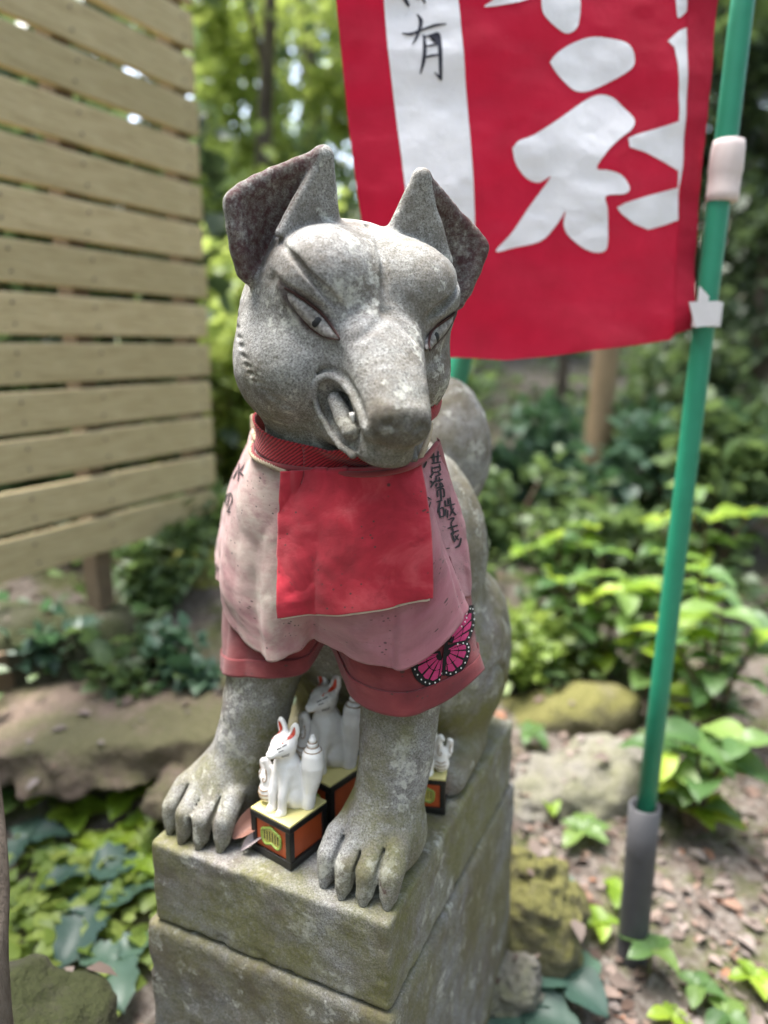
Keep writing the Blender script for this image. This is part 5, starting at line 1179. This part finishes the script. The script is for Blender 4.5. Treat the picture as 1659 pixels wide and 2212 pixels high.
for x, v, st, lb in [(1330, 1.95, [(0, 0, .30), (-.10, .05, .26), (.09, -.04, .27), (.03, .1, .34)], 'broad-leaved shrub just left of the pole'), (1480, 1.80, [(0, 0, .34), (-.09, .05, .30), (.10, -.02, .33), (.05, .1, .38)], 'broad-leaved shrub right behind the pole'),
                     (1620, 1.62, [(0, 0, .33), (-.10, .03, .26), (.09, -.03, .30), (-.02, .1, .40)], 'tall broad-leaved shrub at the right edge'), (1600, 1.38, [(0, 0, .20), (-.08, .02, .17), (.06, -.04, .22)], 'low broad-leaved shrub right of the grey pipe'), (1230, 2.25, [(0, 0, .26), (-.1, 0, .22), (.1, .05, .28)], 'broad-leaved shrub beyond the mossy rock'), (1560, 2.15, [(0, 0, .36), (-.12, .05, .32), (.12, 0, .36), (.0, .12, .42)], 'broad-leaved shrub in the second row at the right')]:
    shrub(gpx(x, v), st, 'broad', .105, lb, per=4)
# --- small seedlings in the foreground
def seedling(p, spec, kind, label, h=.05, group='seedlings in the foreground'):
    p = np.asarray(p, float); root = tag(empty('seedling', p), label, 'seedling', group); V, Fc = tube([(0, 0, -.02), (0, 0, h * .5), (.003, 0, h)], [.0022, .002, .0016], 6); mobj('stem', V, Fc, STEM, root)
    for a, el, sc in spec:
        a = yaw(a); d = (math.cos(a), math.sin(a), el); obj('leaf', BL[kind], root, loc=(.003, 0, h), rot=orient(d, random.uniform(-.2, .2)), scale=(sc,) * 3)
def onground(x, y):
    lo, hi = .3, 6.
    for v in np.linspace(.35, 6, 400):
        q = at_v(x, y, v); u, vv2 = uv_of(q)
        if q[2] <= ground_h(np.array([u]), np.array([vv2]))[0]: return q
    return q
T3 = [(200, .1, 1), (320, .1, 1), (80, .25, 1)]
def sp(sc, n=3, off=0): return [(off + 360 / n * i + random.uniform(-18, 18), random.uniform(.05, .35), sc * random.uniform(.8, 1.15)) for i in range(n)]
for x, y, kind, sc, n, off, hh, lb in [
    (1215, 1965, 'round', .045, 3, 200, .06, 'three-leaved bluish seedling beside the mossy brown rock'), (1400, 2105, 'broad', .060, 4, 30, .07, 'seedling with four broad leaves in front of the grey pipe'), (1215, 2180, 'round', .075, 3, 60, .08, 'round-leaved seedling right of the pedestal at the bottom'),
    (1110, 2215, 'teal', .115, 4, 40, .06, 'large jagged bluish leaves against the foot of the pedestal'), (1290, 2010, 'young', .04, 4, 10, .04, 'small light green seedling left of the grey pipe'), (1500, 2150, 'broad', .045, 4, 60, .04, 'little seedling right of the pipe at the bottom'), (1620, 2120, 'young', .04, 4, 0, .03, 'light green seedling in the lower right corner'),
    (1560, 2200, 'broad', .05, 4, 20, .03, 'low seedling at the bottom edge right of the pipe'), (1440, 2205, 'young', .035, 3, 80, .03, 'tiny seedling at the bottom below the pipe'), (1330, 1930, 'young', .045, 3, 0, .03, 'yellow-green sprout beside the pipe top'), (1255, 1800, 'broad', .06, 5, 10, .03, 'green sprout on the litter behind the pipe'), (1180, 1730, 'young', .05, 3, 20, .03, 'light sprout in front of the pale boulder'),
    (1140, 1600, 'broad', .06, 4, 50, .05, 'sprout between mossy rock and pedestal'), (190, 1905, 'teal', .10, 2, 20, .04, 'dark bluish leaf on the ground left of the pedestal'), (215, 1985, 'teal', .10, 3, 150, .04, 'dark pointed leaf close to the lower block'), (255, 2085, 'teal', .085, 3, 60, .03, 'dark leaf tucked beside the lower block'), (60, 1830, 'teal', .08, 3, 10, .04, 'bluish leaves at the left edge behind the near boulder')]:
    g = onground(x, y + 20); seedling(g, sp(sc, n, off), kind, lb, hh)
GPL = ['light green plant in front of the left end of the slab', 'light green plant below the middle of the slab', 'light green plant below the right end of the slab', 'light green plant in the middle of the left ground patch', 'small light plant just above the fallen orange leaf', 'small light plant nearest the left paw', 'light green plant left of the plinth corner', 'green plant above the dark bluish leaves', 'smallest light plant against the upper block', 'green plant at the left edge below the slab', 'green plant under the left corner of the slab', 'small light plant on the low brown stone',
  'green plant right behind the left foreleg', 'green plant on top of the stone slab', 'green plant between slab and fence', 'green plant above the slab near the fence post', 'small green plant in the dark gap right of the slab', 'light green plant under the fence end']
for i, (x, y, sc, kind) in enumerate([(100, 1730, .085, 'young'), (210, 1700, .08, 'young'), (285, 1740, .075, 'young'), (160, 1790, .07, 'young'), (265, 1840, .06, 'young'), (320, 1800, .055, 'young'), (210, 1860, .055, 'young'), (120, 1880, .05, 'broad'), (300, 1900, .05, 'young'), (40, 1760, .075, 'broad'), (60, 1690, .07, 'broad'), (350, 1690, .055, 'young'), (410, 1470, .06, 'broad'), (130, 1460, .075, 'broad'), (250, 1400, .07, 'broad'), (330, 1330, .075, 'broad'), (370, 1590, .05, 'broad'), (300, 1240, .06, 'young')]):
    seedling(onground(x, y), sp(sc, 4, 40 * i), kind, GPL[i], .035, 'ground plants left of the fox')
# --- leaf litter, twigs and grass-like ground cover nobody could count
rock_tree = bvh_of(*[np.vstack(q) if i == 0 else np.vstack(q) for i, q in enumerate(zip(*[(v_, q_ + sum(len(r[0]) for r in ROCKS[:k_])) for k_, (v_, q_) in enumerate(ROCKS)]))])
def surf_h(u, v):
    z = ground_h(u, v)
    for i in range(len(u)):
        q = cv(u[i], v[i]); h = rock_tree.ray_cast(Vector((q[0], q[1], 3)), Vector((0, 0, -1)))
        if h[0] is not None and h[0][2] > z[i]: z[i] = h[0][2] if i % 4 == 0 else z[i] - .05
    return z
n = 420; u = rng.normal(-.60, .14, n); v = rng.normal(1.14, .09, n); p = np.stack([*(CAMP[:2, None] + u * rgt[:, None] + v * fwd[:, None]), ground_h(u, v) + .01 + .03 * rng.random(n)], 1); d = rng.normal(0, 1, (n, 3)) * np.array([1, 1, .25]) + np.array([0, 0, .15])
tag(leaves('clover_patch', p, d, .020 + .024 * rng.random(n), V_BRIGHT, width=.95), 'bright yellow-green ground leaves on the earth left of the pedestal', 'ground cover', kind='stuff')
n = 6200; u = np.concatenate([rng.uniform(-1.6, 2.2, 4700), rng.uniform(.15, 1.2, 1500)]); v = .80 + np.concatenate([2.9 * rng.random(4700) ** 1.2, .9 * rng.random(1500)]); z = surf_h(u, v); p = np.stack([*(CAMP[:2, None] + u * rgt[:, None] + v * fwd[:, None]), z + .004], 1)
ang = rng.uniform(0, 6.28, n); d = np.stack([np.cos(ang), np.sin(ang), rng.normal(0, .18, n)], 1); tag(leaves('leaf_litter', p, d, .012 + .034 * rng.random(n) ** 2, V_LITTER, width=.62, tint=rng.random(n), ups=np.tile([0, 0, 1.], (n, 1)) + rng.normal(0, .35, (n, 3))), 'dry brown and grey leaves strewn over the ground', 'leaf litter', kind='stuff')
n = 15000; v = 1.5 + 9.5 * rng.random(n) ** 1.3; u = rng.uniform(-.9, 1.1, n) * (1.4 + v * .6) ; keep = fbm(np.stack([u, v, 0 * u], -1), 1.8, 3, 21) > -.08; u, v = u[keep], v[keep]; n = len(u); z = ground_h(u, v) + .01 + .10 * rng.random(n)
p = np.stack([*(CAMP[:2, None] + u * rgt[:, None] + v * fwd[:, None]), z], 1); d = rng.normal(0, 1, (n, 3)) * np.array([1, 1, .4]) + np.array([0, 0, .3]); tag(leaves('ground_cover', p, d, (.025 + .04 * rng.random(n)) * (.6 + v * .22), V_MID, tint=np.clip(rng.random(n) * .6 + .45 * (fbm(np.stack([u, v, 0 * u], -1), .8, 2, 31) > 0), 0, 1)), 'low green ground cover on the slope behind', 'ground cover', kind='stuff')
